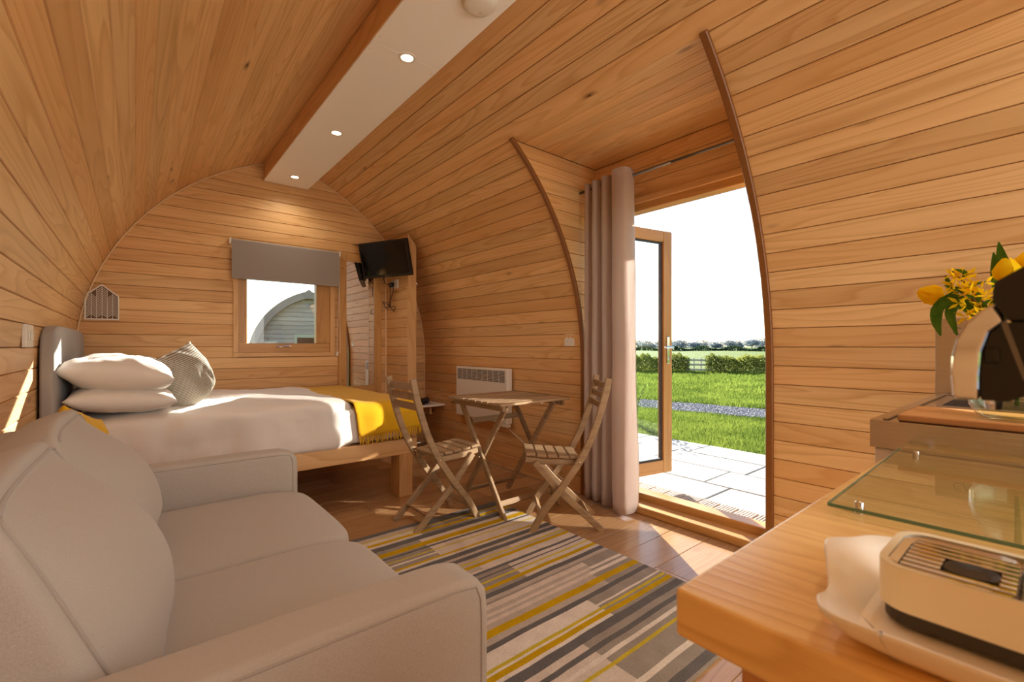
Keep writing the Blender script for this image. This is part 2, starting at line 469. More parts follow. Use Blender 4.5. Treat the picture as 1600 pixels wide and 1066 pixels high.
bm_eval = [None]
def puff(half, bulge=(0, 0, 0), p=6.0, n=14, wr=0.0, wf=8.0, seed=0.0, fn=None):
    """Rounded, bulging cushion: a cube grid pushed to a superellipsoid and out along each face; wrinkles by noise."""
    bm = B(); cache = {}
    hx, hy, hz = half
    def V(a):
        k = tuple(round(c, 5) for c in a)
        if k in cache: return cache[k]
        x, y, z = a
        L = (abs(x)**p+abs(y)**p+abs(z)**p)**(1/p)
        q = Vector((x/L, y/L, z/L))
        bx_ = bulge[0]*max(0, (1-y*y))*max(0, (1-z*z))*(abs(q.x)**3)*(1 if q.x > 0 else -1)
        by_ = bulge[1]*max(0, (1-x*x))*max(0, (1-z*z))*(abs(q.y)**3)*(1 if q.y > 0 else -1)
        bz_ = bulge[2]*max(0, (1-x*x))*max(0, (1-y*y))*(abs(q.z)**3)*(1 if q.z > 0 else -1)
        c = Vector((q.x*hx+bx_, q.y*hy+by_, q.z*hz+bz_))
        if fn: c = fn(c, q)
        if wr:
            nv = noise.noise_vector(c*wf+Vector((seed, seed*2, -seed)))
            c = c+nv*wr
        cache[k] = bm.verts.new(c); return cache[k]
    bm_eval[0] = lambda a: V(a).co.copy()
    rng = [-1+2*i/n for i in range(n+1)]
    for ax in range(3):
        for s_ in (-1, 1):
            for i in range(n):
                for j in range(n):
                    quad = []
                    for (u, v_) in ((rng[i], rng[j]), (rng[i+1], rng[j]), (rng[i+1], rng[j+1]), (rng[i], rng[j+1])):
                        a = [0, 0, 0]; a[ax] = s_; a[(ax+1) % 3] = u; a[(ax+2) % 3] = v_
                        quad.append(V(a))
                    bm.faces.new(quad if s_ > 0 else quad[::-1])
    return bm

def pillow(w_, h_, t_, n=22, wr=.006, seed=0.0, pinch=.06, ex=.5):
    """Two-sided pillow in local x (w) y (h) with thickness z; seam round the edge, corners drawn out."""
    bm = B()
    def z_at(u, v):
        a = max(0, 1-abs(u)**2.6); b = max(0, 1-abs(v)**2.6)
        return t_/2*(a**ex)*(b**ex)
    top, bot = {}, {}
    for i in range(n+1):
        for j in range(n+1):
            u = -1+2*i/n; v = -1+2*j/n
            x = u*w_/2*(1-pinch*(1-abs(v)**3)*abs(u)**4); y = v*h_/2*(1-pinch*(1-abs(u)**3)*abs(v)**4)
            zz = z_at(u, v)
            nz = noise.noise(Vector((x*7+seed, y*7, seed)))*wr*2+noise.noise(Vector((x*18+seed, y*18, 3)))*wr*.9+noise.noise(Vector((x*34+y*20+seed, y*12, 6)))*wr*.55
            edge = i in (0, n) or j in (0, n)
            if edge:
                top[i, j] = bot[i, j] = bm.verts.new((x, y, nz*.6))
            else:
                top[i, j] = bm.verts.new((x, y, zz+nz)); bot[i, j] = bm.verts.new((x, y, -zz+nz*.5))
    for i in range(n):
        for j in range(n):
            bm.faces.new((top[i, j], top[i+1, j], top[i+1, j+1], top[i, j+1]))
            bm.faces.new((bot[i, j], bot[i, j+1], bot[i+1, j+1], bot[i+1, j]))
    return bm

def xf(bm, loc=(0, 0, 0), rot=(0, 0, 0)):
    from mathutils import Euler
    m = Matrix.Translation(Vector(loc)) @ Euler(rot).to_matrix().to_4x4()
    bmesh.ops.transform(bm, matrix=m, verts=bm.verts); return bm

# ------------------------------------------------------------------ room shell
XC, HW, RAD, Z0 = 1.05, 1.39, 1.84, .92
CXR = HW-RAD
Y0, Y1 = -1.62, 4.45
PITCH, PH = .092, .033
def prof(s):
    """Arch profile: arc length from the floor -> offset from the pod's axis, height, angle."""
    if s <= Z0: return HW, s, 0.0
    th = (s-Z0)/RAD
    return CXR+RAD*math.cos(th), Z0+RAD*math.sin(th), th
def halfw(z):
    if z <= Z0: return HW
    q = RAD*RAD-(z-Z0)**2
    return max(0, CXR+math.sqrt(q)) if q > 0 else 0
S_APEX = Z0+RAD*math.acos(-CXR/RAD)
S_CUT = PH+PITCH*27
XCUT, ZCUT, _ = prof(S_CUT)
DY0, DY1 = .93, 2.155           # the dormer bay of the door
XD = 2.565                      # door plane

def shell(name, side, spans):
    bm = B()
    for (s0, s1, ya, yb) in spans:
        n_ = 30; prev = None
        for i in range(n_+1):
            s = s0+(s1-s0)*i/n_
            x, z, th = prof(s)
            ring = []
            for off in (.014, .06):
                X = XC+side*(x+off*math.cos(th)); Zz = z+off*math.sin(th)
                ring += [bm.verts.new((X, ya, Zz)), bm.verts.new((X, yb, Zz))]
            if prev:
                a, b = prev, ring
                bm.faces.new((a[0], a[1], b[1], b[0])); bm.faces.new((a[2], b[2], b[3], a[3]))
                bm.faces.new((a[0], b[0], b[2], a[2])); bm.faces.new((a[1], a[3], b[3], b[1]))
            else:
                bm.faces.new((ring[0], ring[2], ring[3], ring[1]))
            prev = ring
        bm.faces.new((prev[0], prev[1], prev[3], prev[2]))
    bmesh.ops.recalc_face_normals(bm, faces=bm.faces)
    return struct(name, bm, M['dark_trim'])
wall_left = shell('wall_left', -1, [(0, S_APEX, Y0, Y1+.1)])
wall_right = shell('wall_right', 1, [(0, S_CUT, Y0, DY0), (0, S_CUT, DY1+.01, Y1+.1), (S_CUT, S_APEX, Y0, Y1+.1)])

board_cache = {}
def board_mesh(xl0, xr0, xl1, xr1, wd, th=.012):
    key = tuple(round(k, 4) for k in (xl0, xr0, xl1, xr1, wd))
    if key in board_cache: return board_cache[key]
    g, ch = .0011, .0035
    sec = [(g, -th), (g, -ch), (g+ch*.8, 0), (wd-g-ch*.8, 0), (wd-g, -ch), (wd-g, -th)]
    vs = []
    for end in (0, 1):
        for (y, z) in sec:
            t_ = y/wd
            x = (xl0+(xl1-xl0)*t_) if end == 0 else (xr0+(xr1-xr0)*t_)
            vs.append((x, y, z))
    fs = [(i, (i+1) % 6, 6+(i+1) % 6, 6+i) for i in range(6)]
    fs += [(5, 4, 3, 2, 1, 0), (6, 7, 8, 9, 10, 11)]
    me = bpy.data.meshes.new('board'); me.from_pydata(vs, [], [tuple(reversed(f)) for f in fs]); me.update()
    bm = bmesh.new(); bm.from_mesh(me); bmesh.ops.recalc_face_normals(bm, faces=bm.faces); bm.to_mesh(me); bm.free()
    me.materials.append(M['pine']); board_cache[key] = me
    return me
def place(name, me, parent, org, xa, ya):
    o = bpy.data.objects.new(name, me); COL.objects.link(o); o.parent = parent
    xa = Vector(xa).normalized(); ya = Vector(ya).normalized(); za = xa.cross(ya)
    o.matrix_local = Matrix(((xa.x, ya.x, za.x, org[0]), (xa.y, ya.y, za.y, org[1]), (xa.z, ya.z, za.z, org[2]), (0, 0, 0, 1)))
    return o
NB = int((3.18-PH)/PITCH)+1
for k in range(-1, NB+1):
    s0, s1 = max(0, PH+k*PITCH), PH+(k+1)*PITCH
    xa, za, _ = prof(s0); xb, zb, _ = prof(s1)
    wd = math.hypot(xb-xa, zb-za)
    # left wall: length along -y so that the face points into the room
    me = board_mesh(0, Y1-Y0, 0, Y1-Y0, wd)
    place('board', me, wall_left, (XC-xa, Y0, za), (0, 1, 0), (xb-xa and -(xb-xa), 0, zb-za))
    spans = [(Y0, Y1)] if k >= 27 else [(Y0, DY0-.002), (DY1+.002, Y1)]
    for (ya_, yb_) in spans:
        me = board_mesh(0, yb_-ya_, 0, yb_-ya_, wd)
        place('board', me, wall_right, (XC+xa, yb_, za), (0, -1, 0), (xb-xa, 0, zb-za))

# end wall of boards, with the window opening
WX0, WX1, WZ0, WZ1 = .665, 1.43, .99, 1.75
def gable(name, y, hole, thick=.05, mat=None):
    """Backing gable (arch outline) with a rectangular hole, from strips."""
    bm = B(); rows = sorted(set([0, hole[2], hole[3]]+[i*.06 for i in range(45)]+[2.70]))
    for za, zb in zip(rows, rows[1:]):
        ha, hb = halfw(za)+.06, halfw(zb)+.06
        segs = [(-ha, ha, -hb, hb)]
        if za >= hole[2]-1e-6 and zb <= hole[3]+1e-6:
            segs = [(-ha, hole[0]-XC, -hb, hole[0]-XC), (hole[1]-XC, ha, hole[1]-XC, hb)]
        for (a, b, c, d) in segs:
            q = [(XC+a, za), (XC+b, za), (XC+d, zb), (XC+c, zb)]
            add_prism(bm, q, lambda u, v, dd: Vector((u, dd, v)), y, y+thick)
    bmesh.ops.remove_doubles(bm, verts=bm.verts, dist=1e-5)
    return struct(name, bm, mat or M['dark_trim'])
wall_end = gable('wall_end', Y1+.0125, (WX0, WX1, WZ0, WZ1))
z = PH-PITCH
while z < 2.62:
    za, zb = max(0, z), z+PITCH
    ha, hb = halfw(za)-.002, halfw(zb)-.002
    parts = [(-ha, ha, -hb, hb)]
    if zb > WZ0+.001 and za < WZ1-.001:
        parts = [(-ha, WX0-XC, -hb, WX0-XC), (WX1-XC, ha, WX1-XC, hb)]
    for (a, b, c, d) in parts:
        place('board', board_mesh(XC+a, XC+b, XC+c, XC+d, zb-za), wall_end, (0, Y1, za), (1, 0, 0), (0, 0, 1))
    z += PITCH
wall_rear = gable('wall_rear', Y0-.05, (.2, 1.9, .25, 2.2), mat=M['pine_trim'])

# pale bead where the arch meets the end wall
bm = B()
for sd in (-1, 1):
    pts = []
    for i in range(61):
        s = .05+(3.22-.05)*i/60; x, zz, th = prof(s)
        pts.append((XC+sd*(x-.006*math.cos(th)), Y1-.006, zz-.006*math.sin(th)))
    add_tube(bm, pts, .0055, 6)
o = struct('trim_1', bm, plain('pale_bead', (236, 204, 160), .5), smooth=True)

# floor planks
bm = box((XC-HW-.05, Y0-.05, -.06), (XC+HW+.06, Y1+.1, -.011)); floor = struct('floor', bm, M['joint'])
plank_cache = {}
def plank(L, Wd):
    k = (round(L, 3), round(Wd, 3))
    if k not in plank_cache:
        b_ = box((0, 0, -.011), (L-.0016, Wd-.0016, 0), .0015, 1)
        me = bpy.data.meshes.new('plank'); b_.to_mesh(me); b_.free(); me.materials.append(M['oak_floor']); plank_cache[k] = me
    return plank_cache[k]
PW = .19; r_ = random.Random(3)
y = Y0; row = 0
while y < Y1-.01:
    x = XC-HW; wdt = min(PW, Y1-y); first = [.55, 1.2, .85, 1.5][row % 4]
    lens = [first]
    while sum(lens) < 2*HW-1.5: lens.append(1.4)
    lens.append(2*HW-sum(lens))
    for L in lens:
        o = bpy.data.objects.new('plank', plank(L, wdt)); COL.objects.link(o); o.parent = floor; o.location = (x, y, 0); x += L
    y += PW; row += 1

# ceiling duct panel with wooden fascias
CZ = 2.49; CX0, CX1 = .858, 1.222
bm = B(); add_box(bm, (CX0+.012, Y0, CZ+.10), (CX1-.012, Y1-.02, CZ+.105)); ceiling = struct('ceiling', bm, M['pine_y'])
obj('joint_strip', box((CX0+.001, 2.0742, CZ+.001), (CX1-.001, 2.0763, CZ+.006)), M['white_plastic'], ceiling)
for (ya, yb) in ((Y0, .10), (.102, 2.074), (2.0765, 4.43)):
    obj('panel', box((CX0, ya, CZ), (CX1, yb, CZ+.012), .001, 1), M['white_paint'], ceiling)
for xx in (CX0+.006, CX1-.018):
    obj('fascia_board', box((xx, Y0, CZ+.0125), (xx+.012, 4.42, CZ+.165)), M['pine_y'], ceiling)
bm = B()
for yy in (.3, .9, 1.5, 2.02, 2.13, 2.75, 3.4, 4.0, 4.36):
    for xx in (CX0+.016, CX1-.016):
        add_lathe(bm, [(0, -.002), (.003, -.0018), (.004, 0)], 8, (xx, yy, CZ))
obj_split('screw', bm, M['white_plastic'], ceiling)

# dormer bay: soffit, reveals, header
XS = XC+XCUT
bm = B()
add_box(bm, (XS+.03, DY0-.05, ZCUT+.014), (XD+.12, DY1+.06, ZCUT+.05))
soffit = struct('trim_2', bm, M['dark_trim'])
nb = 9; bwid = (XD-XS+.004)/nb
for i in range(nb):
    place('board', board_mesh(0, DY1-DY0, 0, DY1-DY0, bwid), soffit, (XS+i*bwid+bwid, DY0, ZCUT+.001), (0, 1, 0), (-1, 0, 0)).matrix_local = \
        Matrix(((0, 1, 0, XS+i*bwid), (1, 0, 0, DY0), (0, 0, -1, ZCUT+.001), (0, 0, 0, 1)))
def reveal(name, yface, sgn):
    """Vertical cheek beside the door between the curved wall and the door plane; boards clipped by the arch."""
    bm = B(); rows = [i*.07 for i in range(34)]+[ZCUT+.05]
    for za, zb in zip(rows, rows[1:]):
        q = [(XC+halfw(za)+.012, za), (XD+.1, za), (XD+.1, zb), (XC+halfw(zb)+.012, zb)]
        add_prism(bm, q, lambda u, v, dd: Vector((u, dd, v)), yface+sgn*.014, yface+sgn*.05)
    w_ = struct(name, bm, M['dark_trim'])
    zz = PH-PITCH
    while zz < ZCUT-.004:
        za, zb = max(0, zz), min(zz+PITCH, ZCUT)
        xa, xb = XC+halfw(za)+.002, XC+halfw(zb)+.002
        me = board_mesh(xa, XD+.03, xb, XD+.03, zb-za) if sgn > 0 else board_mesh(-XD-.03, -xa, -XD-.03, -xb, zb-za)
        if sgn > 0: place('board', me, w_, (0, yface, za), (1, 0, 0), (0, 0, 1))
        else: place('board', me, w_, (0, yface, za), (-1, 0, 0), (0, 0, 1))
        zz += PITCH
    return w_
reveal('wall_door_left', DY1, 1)
reveal('wall_door_right', DY0, -1)
bm = box((XD+.014, DY0-.03, 2.0), (XD+.06, DY1+.03, ZCUT+.05)); header = struct('wall_header', bm, M['dark_trim'])
for i in range(3):
    zz = 2.03+i*(ZCUT-2.03)/3; hh = (ZCUT-2.03)/3
    place('board', board_mesh(0, DY1-DY0, 0, DY1-DY0, hh), header, (XD, DY1, zz), (0, -1, 0), (0, 0, 1))
for nme, yy in (('trim_3', DY0-.001), ('trim_4', DY1+.001)):
    bm = B(); pts = []
    for i in range(41):
        s = S_CUT+.012-(S_CUT+.012)*i/40; x, zz, th = prof(s)
        pts.append((XC+x-.006*math.cos(th), yy, zz-.006*math.sin(th)))
    add_sweep(bm, pts, .034, .022, (0, 1, 0)); struct(nme, bm, M['dark_trim'])

# door frame (jambs, head, sill) and the open leaf
FR0, FR1 = DY0+.015, DY1-.015
bm = B(); dframe = None
root_frame = B()
add_box(root_frame, (XD-.01, DY0+.002, 1.94), (XD+.075, DY1-.002, 2.03), .006)
dframe = struct('door_1', root_frame, M['oakfoil_y'])
obj('head_rebate', box((XD-.03, DY0+.003, 1.985), (XD-.0105, DY1-.003, 2.028), .006), M['pine_y'], dframe)
for (ya, yb) in ((DY0+.002, DY0+.06), (DY1-.06, DY1-.002)):
    obj('jamb', box((XD-.005, ya, .092), (XD+.07, yb, 1.9395), .005), M['oakfoil'], dframe)
bm = B(); add_box(bm, (XD-.02, DY0+.002, -.10), (XD+.085, DY1-.002, .09), .006)
obj('threshold', bm, M['oakfoil_y'], dframe)
bm = B(); add_box(bm, (2.425, DY0+.002, .0005), (XD-.021, DY1-.002, .048), .008, 3)
obj('step', bm, M['oakfoil_y'], dframe)

hx, hy = 2.625, 2.105
ang = math.atan2(1.985-hy, 3.25-hx)
LW, LZ0, LZ1, LT = math.hypot(3.25-hx, 1.985-hy), .065, 1.945, .06
leaf = thing('door_leaf', 'open glazed outward-swung door leaf in golden oak frame beside the curtain', 'door', (hx, hy, LZ0), ang)
H_ = LZ1-LZ0; SW = .085
def lf(lo, hi, bev=.004): return box(lo, hi, bev)
for (a, b) in ((0, SW), (LW-SW, LW)):
    obj('stile', lf((a, -LT/2, 0), (b, LT/2, H_)), M['oakfoil'], leaf, True)
for (a, b) in ((0, .1), (H_-.085, H_)):
    obj('rail', lf((SW+.0005, -LT/2+.002, a), (LW-SW-.0005, LT/2-.002, b)), M['oakfoil_x'], leaf, True)
# outer flange proud of the sash edge
obj('edge_flange', lf((LW+.0005, -LT/2+.012, .0), (LW+.018, LT/2, H_)), M['oakfoil'], leaf, True)
bm = B()
for (a, b, c, d) in ((SW, SW+.012, .1, H_-.085), (LW-SW-.012, LW-SW, .1, H_-.085)):
    add_box(bm, (a, -.012, c), (b, .012, d))
for c in (.1, H_-.097): add_box(bm, (SW+.012, -.012, c), (LW-SW-.012, .012, c+.012))
obj_split('gasket', bm, M['gasket'], leaf, True)
obj('pane', lf((SW+.006, -.006, .106), (LW-SW-.006, .006, H_-.091), 0), M['glass'], leaf, True)
hz = 1.04-LZ0; hxx = LW-.042
bm = B(); add_box(bm, (hxx-.014, -LT/2-.008, hz-.13), (hxx+.014, -LT/2, hz+.085), .005)
hp = obj('handle_plate', bm, M['chrome'], leaf, True)
bm = B(); add_tube(bm, [(hxx, -LT/2-.008, hz), (hxx, -LT/2-.045, hz)], .009, 10)
add_tube(bm, spline([(hxx+.012, -LT/2-.045, hz), (hxx-.03, -LT/2-.047, hz+.002), (hxx-.075, -LT/2-.043, hz)], 8), .009, 10)
obj('lever', bm, M['chrome'], hp, True, True)
bm = B(); add_lathe(bm, [(0, .014), (.008, .014), (.008, 0)], 12, (hxx, -LT/2-.008, hz-.085), (0, -1, 0)); obj('key_barrel', bm, M['chrome'], hp, True, True)
bm = B(); add_box(bm, (hxx-.003, -LT/2-.034, hz-.097), (hxx+.003, -LT/2-.022, hz-.073), .001)
obj('key', bm, M['chrome'], hp, True)

# end window
win = struct('window_1', box((WX0-.035, Y1-.016, WZ0-.032), (WX1+.04, Y1-.0005, WZ0+.003), .004), M['pine_trim'])
def wpart(nme, lo, hi, mat, bev=.004): return obj(nme, box(lo, hi, bev), mat, win)
wpart('casing', (WX0-.035, Y1-.016, WZ0+.0035), (WX0+.004, Y1-.0005, WZ1+.02), M['pine_z'])
wpart('casing', (WX1-.004, Y1-.016, WZ0+.0035), (WX1+.04, Y1-.0005, WZ1+.02), M['pine_z'])
wpart('casing', (WX0+.0045, Y1-.016, WZ1-.01), (WX1-.0045, Y1-.0005, WZ1+.02), M['pine_trim'])
FD0, FD1 = Y1+.005, Y1+.075
wpart('sash_rail', (WX0+.001, FD0, WZ0+.003), (WX1-.001, FD1, WZ0+.085), M['oakfoil_x'])
wpart('sash_rail', (WX0+.001, FD0, WZ1-.08), (WX1-.001, FD1, WZ1-.002), M['oakfoil_x'])
wpart('sash_stile', (WX0+.001, FD0, WZ0+.0855), (WX0+.072, FD1, WZ1-.0805), M['oakfoil'])
wpart('sash_stile', (WX1-.125, FD0, WZ0+.0855), (WX1-.001, FD1, WZ1-.0805), M['oakfoil'])
wpart('pane', (WX0+.066, Y1+.035, WZ0+.08), (WX1-.119, Y1+.041, WZ1-.075), M['glass'], 0)
bm = B(); add_box(bm, (1.03, Y1-.008, WZ0+.05), (1.09, FD0-.0002, WZ0+.07), .003)
wh = obj('window_handle', bm, M['chrome'], win)
bm = B(); add_tube(bm, [(1.06, Y1-.01, WZ0+.06), (1.06, Y1-.03, WZ0+.062), (1.0, Y1-.034, WZ0+.052), (.955, Y1-.03, WZ0+.058)], .007, 8)
obj('lever', bm, M['chrome'], wh, smooth=True)

# ------------------------------------------------------------------ lights and detector on the duct panel
for i, yy in enumerate((2.081, 3.118, 4.155)):
    lbl = ['lit downlight on the joint between two white ceiling panels',
           'lit downlight in the middle of the far white ceiling panel', 'lit downlight near the end of the white ceiling panel, above the bed'][i]
    d_ = thing('downlight', lbl, 'light', (1.043, yy, CZ), 0, 'recessed ceiling downlights')
    bm = B(); add_lathe(bm, [(.029, -.001), (.031, -.006), (.042, -.004), (.044, 0)], 32); obj('bezel', bm, M['white_plastic'], d_, True, True)
    bm = B(); add_lathe(bm, [(0, -.0035), (.029, -.003)], 32); obj('lens', bm, M['lamp'], d_, True)
    sp = light('downlight_beam', 'SPOT', (1.043, yy, CZ-.012), (0, 0, -1), energy=11, spot_size=math.radians(150), spot_blend=.8,
               shadow_soft_size=.03, color=(1, .91, .78))
for yy in (1.044, .007, -1.03):     # the same row of lamps goes on above and behind the camera
    light('downlight_beam', 'SPOT', (1.043, yy, CZ-.012), (0, 0, -1), energy=11, spot_size=math.radians(150), spot_blend=.8,
          shadow_soft_size=.03, color=(1, .91, .78))
sm = thing('smoke_detector', 'round white smoke detector at the top edge on the ceiling panel', 'detector', (1.105, 1.55, CZ))
bm = B(); add_lathe(bm, [(.073, 0), (.074, -.008), (.072, -.014), (.066, -.0155)], 48); obj('base', bm, M['white_plastic'], sm, True, True)
bm = B(); add_lathe(bm, [(.0655, -.0155), (.065, -.021), (.060, -.026), (.040, -.030), (0, -.031)], 48); obj('cover', bm, M['white_plastic'], sm, True, True)
bm = B(); add_lathe(bm, [(0, -.0325), (.006, -.032), (.007, -.030)], 16, (.02, .02, 0)); obj('test_button', bm, M['white_enamel'], sm, True, True)

# ------------------------------------------------------------------ rug
rug_rows = []   # (y_far, y_near, colour left of break, colour right, break x)
def rr(a, b, cl, cr=None, br=1.17): rug_rows.append((a, b, cl, cr or cl, br))
seq = [(2.425, 'D', 'D', 1.3), (2.385, 'M', 'D', 1.28), (2.346, 'L', 'L', 1.3), (2.334, 'B', 'T', 1.22), (2.297, 'Y', 'Y', 1.2), (2.270, 'B', 'T', 1.22),
       (2.246, 'D', 'D', 1.2), (2.200, 'T', 'B', 1.171), (2.165, 'Y', 'Y', 1.2), (2.120, 'T', 'B', 1.170), (2.105, 'D', 'D', 1.2), (2.087, 'T', 'B', 1.172),
       (2.052, 'L', 'L', 1.2), (2.041, 'T', 'B', 1.17), (2.018, 'C', 'B', 1.17), (2.005, 'T', 'B', 1.17), (1.972, 'Y', 'Y', 1.2), (1.955, 'B', 'B', 1.2),
       (1.935, 'D', 'D', 1.2), (1.897, 'M', 'M', 1.2), (1.875, 'D', 'D', 1.2), (1.842, 'M', 'B', 1.5), (1.812, 'L', 'L', 1.2), (1.800, 'M', 'M', 1.2), (1.781, 'Y', 'Y', 1.2),
       (1.756, 'M', 'B', 1.25), (1.722, 'B', 'B', 1.3), (1.706, 'D', 'D', 1.3), (1.686, 'T', 'B', 1.368), (1.660, 'D', 'D', 1.37), (1.650, 'T', 'B', 1.365), (1.624, 'L', 'L', 1.3), (1.612, 'T', 'B', 1.362),
       (1.583, 'Y', 'Y', 1.3), (1.558, 'T', 'B', 1.36), (1.536, 'D', 'D', 1.3), (1.506, 'M', 'M', 1.3), (1.483, 'T', 'T', 1.3), (1.469, 'B', 'T', 1.653), (1.440, 'M', 'T', 1.65),
       (1.417, 'B', 'C', 1.64), (1.399, 'M', 'T', 1.63), (1.384, 'B', 'C', 1.6), (1.362, 'M', 'T', 1.6), (1.333, 'Y', 'Y', 1.3), (1.297, 'M', 'T', 1.6), (1.266, 'D', 'D', 1.3),
       (1.240, 'C', 'T', 1.425), (1.194, 'C', 'C', 1.42), (1.183, 'C', 'T', 1.424), (1.170, 'L', 'L', 1.3), (1.155, 'C', 'T', 1.424), (1.145, 'Y', 'Y', 1.3), (1.120, 'C', 'T', 1.424),
       (1.104, 'D', 'D', 1.3), (1.065, 'B', 'T', 1.202), (1.034, 'D', 'D', 1.2), (1.011, 'B', 'T', 1.206), (.986, 'C', 'C', 1.2), (.968, 'B', 'T', 1.206), (.944, 'L', 'L', 1.3),
       (.930, 'B', 'T', 1.206), (.845, 'C', 'C', 1.2), (.822, 'T', 'T', 1.2), (.778, 'D', 'D', 1.2), (.742, 'T', 'T', 1.2)]
RX0, RX1, RY0 = .60, 1.868, .735
bm = B(); keys = list(RUGC); NXR = 30
def ywav(y, x):
    if y > 2.42 or y < .74: return 0
    return .0035*noise.noise(Vector((x*5.0, y*9, 1.7)))+.002*noise.noise(Vector((x*16.0, y*11, 4.7)))
for i, (yf, cl, cr, br) in enumerate(seq):
    yn = seq[i+1][0] if i+1 < len(seq) else RY0
    xs = sorted(set([RX0+(RX1-RX0)*k/NXR for k in range(NXR+1)]+[br]))
    for xa, xb in zip(xs, xs[1:]):
        q = [(xa, yn+ywav(yn, xa)), (xb, yn+ywav(yn, xb)), (xb, yf+ywav(yf, xb)), (xa, yf+ywav(yf, xa))]
        hgt = .0105
        f = bm.faces.new([bm.verts.new((a, b, hgt)) for a, b in q])
        f.material_index = keys.index(cl if (xa+xb)/2 < br else cr)
YF = seq[0][0]
for (a, b) in (((RX0, RY0), (RX1, RY0)), ((RX1, RY0), (RX1, YF)), ((RX1, YF), (RX0, YF)), ((RX0, YF), (RX0, RY0))):
    f = bm.faces.new([bm.verts.new((a[0], a[1], .001)), bm.verts.new((b[0], b[1], .001)), bm.verts.new((b[0], b[1], .0105)), bm.verts.new((a[0], a[1], .0105))])
    f.material_index = keys.index('T')
f = bm.faces.new([bm.verts.new((x_, y_, .001)) for x_, y_ in ((RX0, RY0), (RX0, YF), (RX1, YF), (RX1, RY0))])
rug = obj('rug', bm, [RUGM[k] for k in keys], loc=(1.2, 1.5, 0)); tag(rug, 'wool rug striped in mustard, grey and beige on the oak floor', 'rug')

# ------------------------------------------------------------------ bed
bed = thing('bed', 'wooden double bed with grey upholstered headboard against the left wall', 'bed', (.63, 3.68, 0))
BY0, BY1, BX0, BX1 = 2.93, 4.42, -.285, 1.545
obj('side_rail', box((BX0, BY0, .295), (BX1, BY0+.035, .40), .003), M['pine_trim'], bed)
obj('side_rail', box((BX0, BY1-.035, .295), (BX1, BY1, .40), .003), M['pine_trim'], bed)
obj('end_rail', box((BX1-.035, BY0+.036, .295), (BX1, BY1-.036, .40), .003), M['pine_y'], bed)
for (xx, yy) in ((BX1-.135, BY0+.0355), (BX1-.135, BY1-.1355), (BX0+.02, BY0+.0355), (BX0+.02, BY1-.1355)):
    obj('leg', box((xx, yy, 0), (xx+.1, yy+.1, .395), .003), M['pine_z'], bed)
# front leg face flush with the rail
obj('leg_face', box((BX1-.135, BY0, 0), (BX1-.035, BY0+.035, .2945), .003), M['pine_z'], bed)
obj('slat_base', box((BX0+.01, BY0+.036, .36), (BX1-.036, BY1-.036, .395)), M['pine_trim'], bed)
bm = puff((.905, .735, .12), (.0, .0, .01), 14, 16); xf(bm, (.62, 3.68, .522))
obj('mattress', bm, M['linen'], bed, smooth=True)
bm = puff((.03, .77, .33), (.006, 0, 0), 9, 12); xf(bm, (-.306, 3.655, .82))
hb = obj('headboard', bm, M['headboard'], bed, smooth=True)

def duvet_fn(c, q):
    # side skirts fall a little outward at the hem, hem uneven
    c = c.copy()
    if c.z < 0:
        k = min(1, -c.z/.17)
        c.y += (-1 if c.y < 0 else 1)*.012*k
        c.z += .02*math.sin(c.x*3.1+.5)*k
    fold = .006*math.sin(c.x*9+c.y*3)+.010*noise.noise(Vector((c.x*4, c.y*4, c.z*6)))+.006*noise.noise(Vector((c.x*13+c.z*5, c.y*6, c.z*9)))
    if q.y < -.75: c.y += fold*1.2+.050*noise.noise(Vector((c.x*5.5+c.z*1.5, c.z*1.6, 2)))+.022*noise.noise(Vector((c.x*15-c.z*4, c.z*3, 8)))
    if q.z > .7: c.z += fold*.9
    return c
bm = puff((.70, .735, .172), (.015, .012, .008), 9.0, 44, .0035, 14, 3.0, duvet_fn); xf(bm, (.455, 3.672, .528))
duv = obj('duvet', bm, M['linen'], None, smooth=True, loc=(.47, 3.69, .53)); tag(duv, 'white duvet spread over the bed, hanging down its near side', 'duvet')

# mustard throw over the foot of the bed: follows a rounded block a little larger than the mattress
TX0, TX1 = 1.09, 1.565
bm = B(); NU, NV = 26, 70; grid = {}
def tprofile(v):
    """v: distance along the throw from the far side across the top and down the near side -> (y, z)"""
    top = .675; L1 = 4.40-2.975
    if v < L1: return 4.40-v, top
    v -= L1; r = .07; arc = r*PI/2
    if v < arc:
        a = v/r; return 2.975-r*math.sin(a), top-r*(1-math.cos(a))
    return 2.975-r-.006, top-r-(v-arc)
LT_ = (4.40-2.975)+.07*PI/2+.145
def tcoord(u, v):
    y_, z_ = tprofile(v*LT_)
    hang = max(0, (v*LT_-(4.40-2.975)))
    x_ = TX0+(TX1-TX0)*u+hang*(.12-.05*u)
    if hang <= 0: x_ -= .05*(1-u)*max(0, (y_-3.2)/1.2)
    z_ += .012*math.exp(-((x_-1.12)/.06)**2)*(1 if hang < .06 else 0)
    # the foot corner rolls off
    e = max(0, x_-1.50)
    if hang <= .02: z_ -= 5.0*e*e
    z_ += .006*noise.noise(Vector((x_*9, y_*7, 1)))+(.10*u*u*hang if hang > 0 else 0)
    y_ += .010*math.sin(x_*34+1.0)*min(1, hang/.12)+.006*noise.noise(Vector((x_*10, z_*6, 5)))*(1 if hang > 0 else 0)
    return Vector((x_, y_, z_))
for i in range(NU+1):
    for j in range(NV+1): grid[i, j] = bm.verts.new(tcoord(i/NU, j/NV))
for i in range(NU):
    for j in range(NV): bm.faces.new((grid[i, j], grid[i, j+1], grid[i+1, j+1], grid[i+1, j]))
bmesh.ops.recalc_face_normals(bm, faces=bm.faces)
bmesh.ops.solidify(bm, geom=bm.faces[:], thickness=.006)
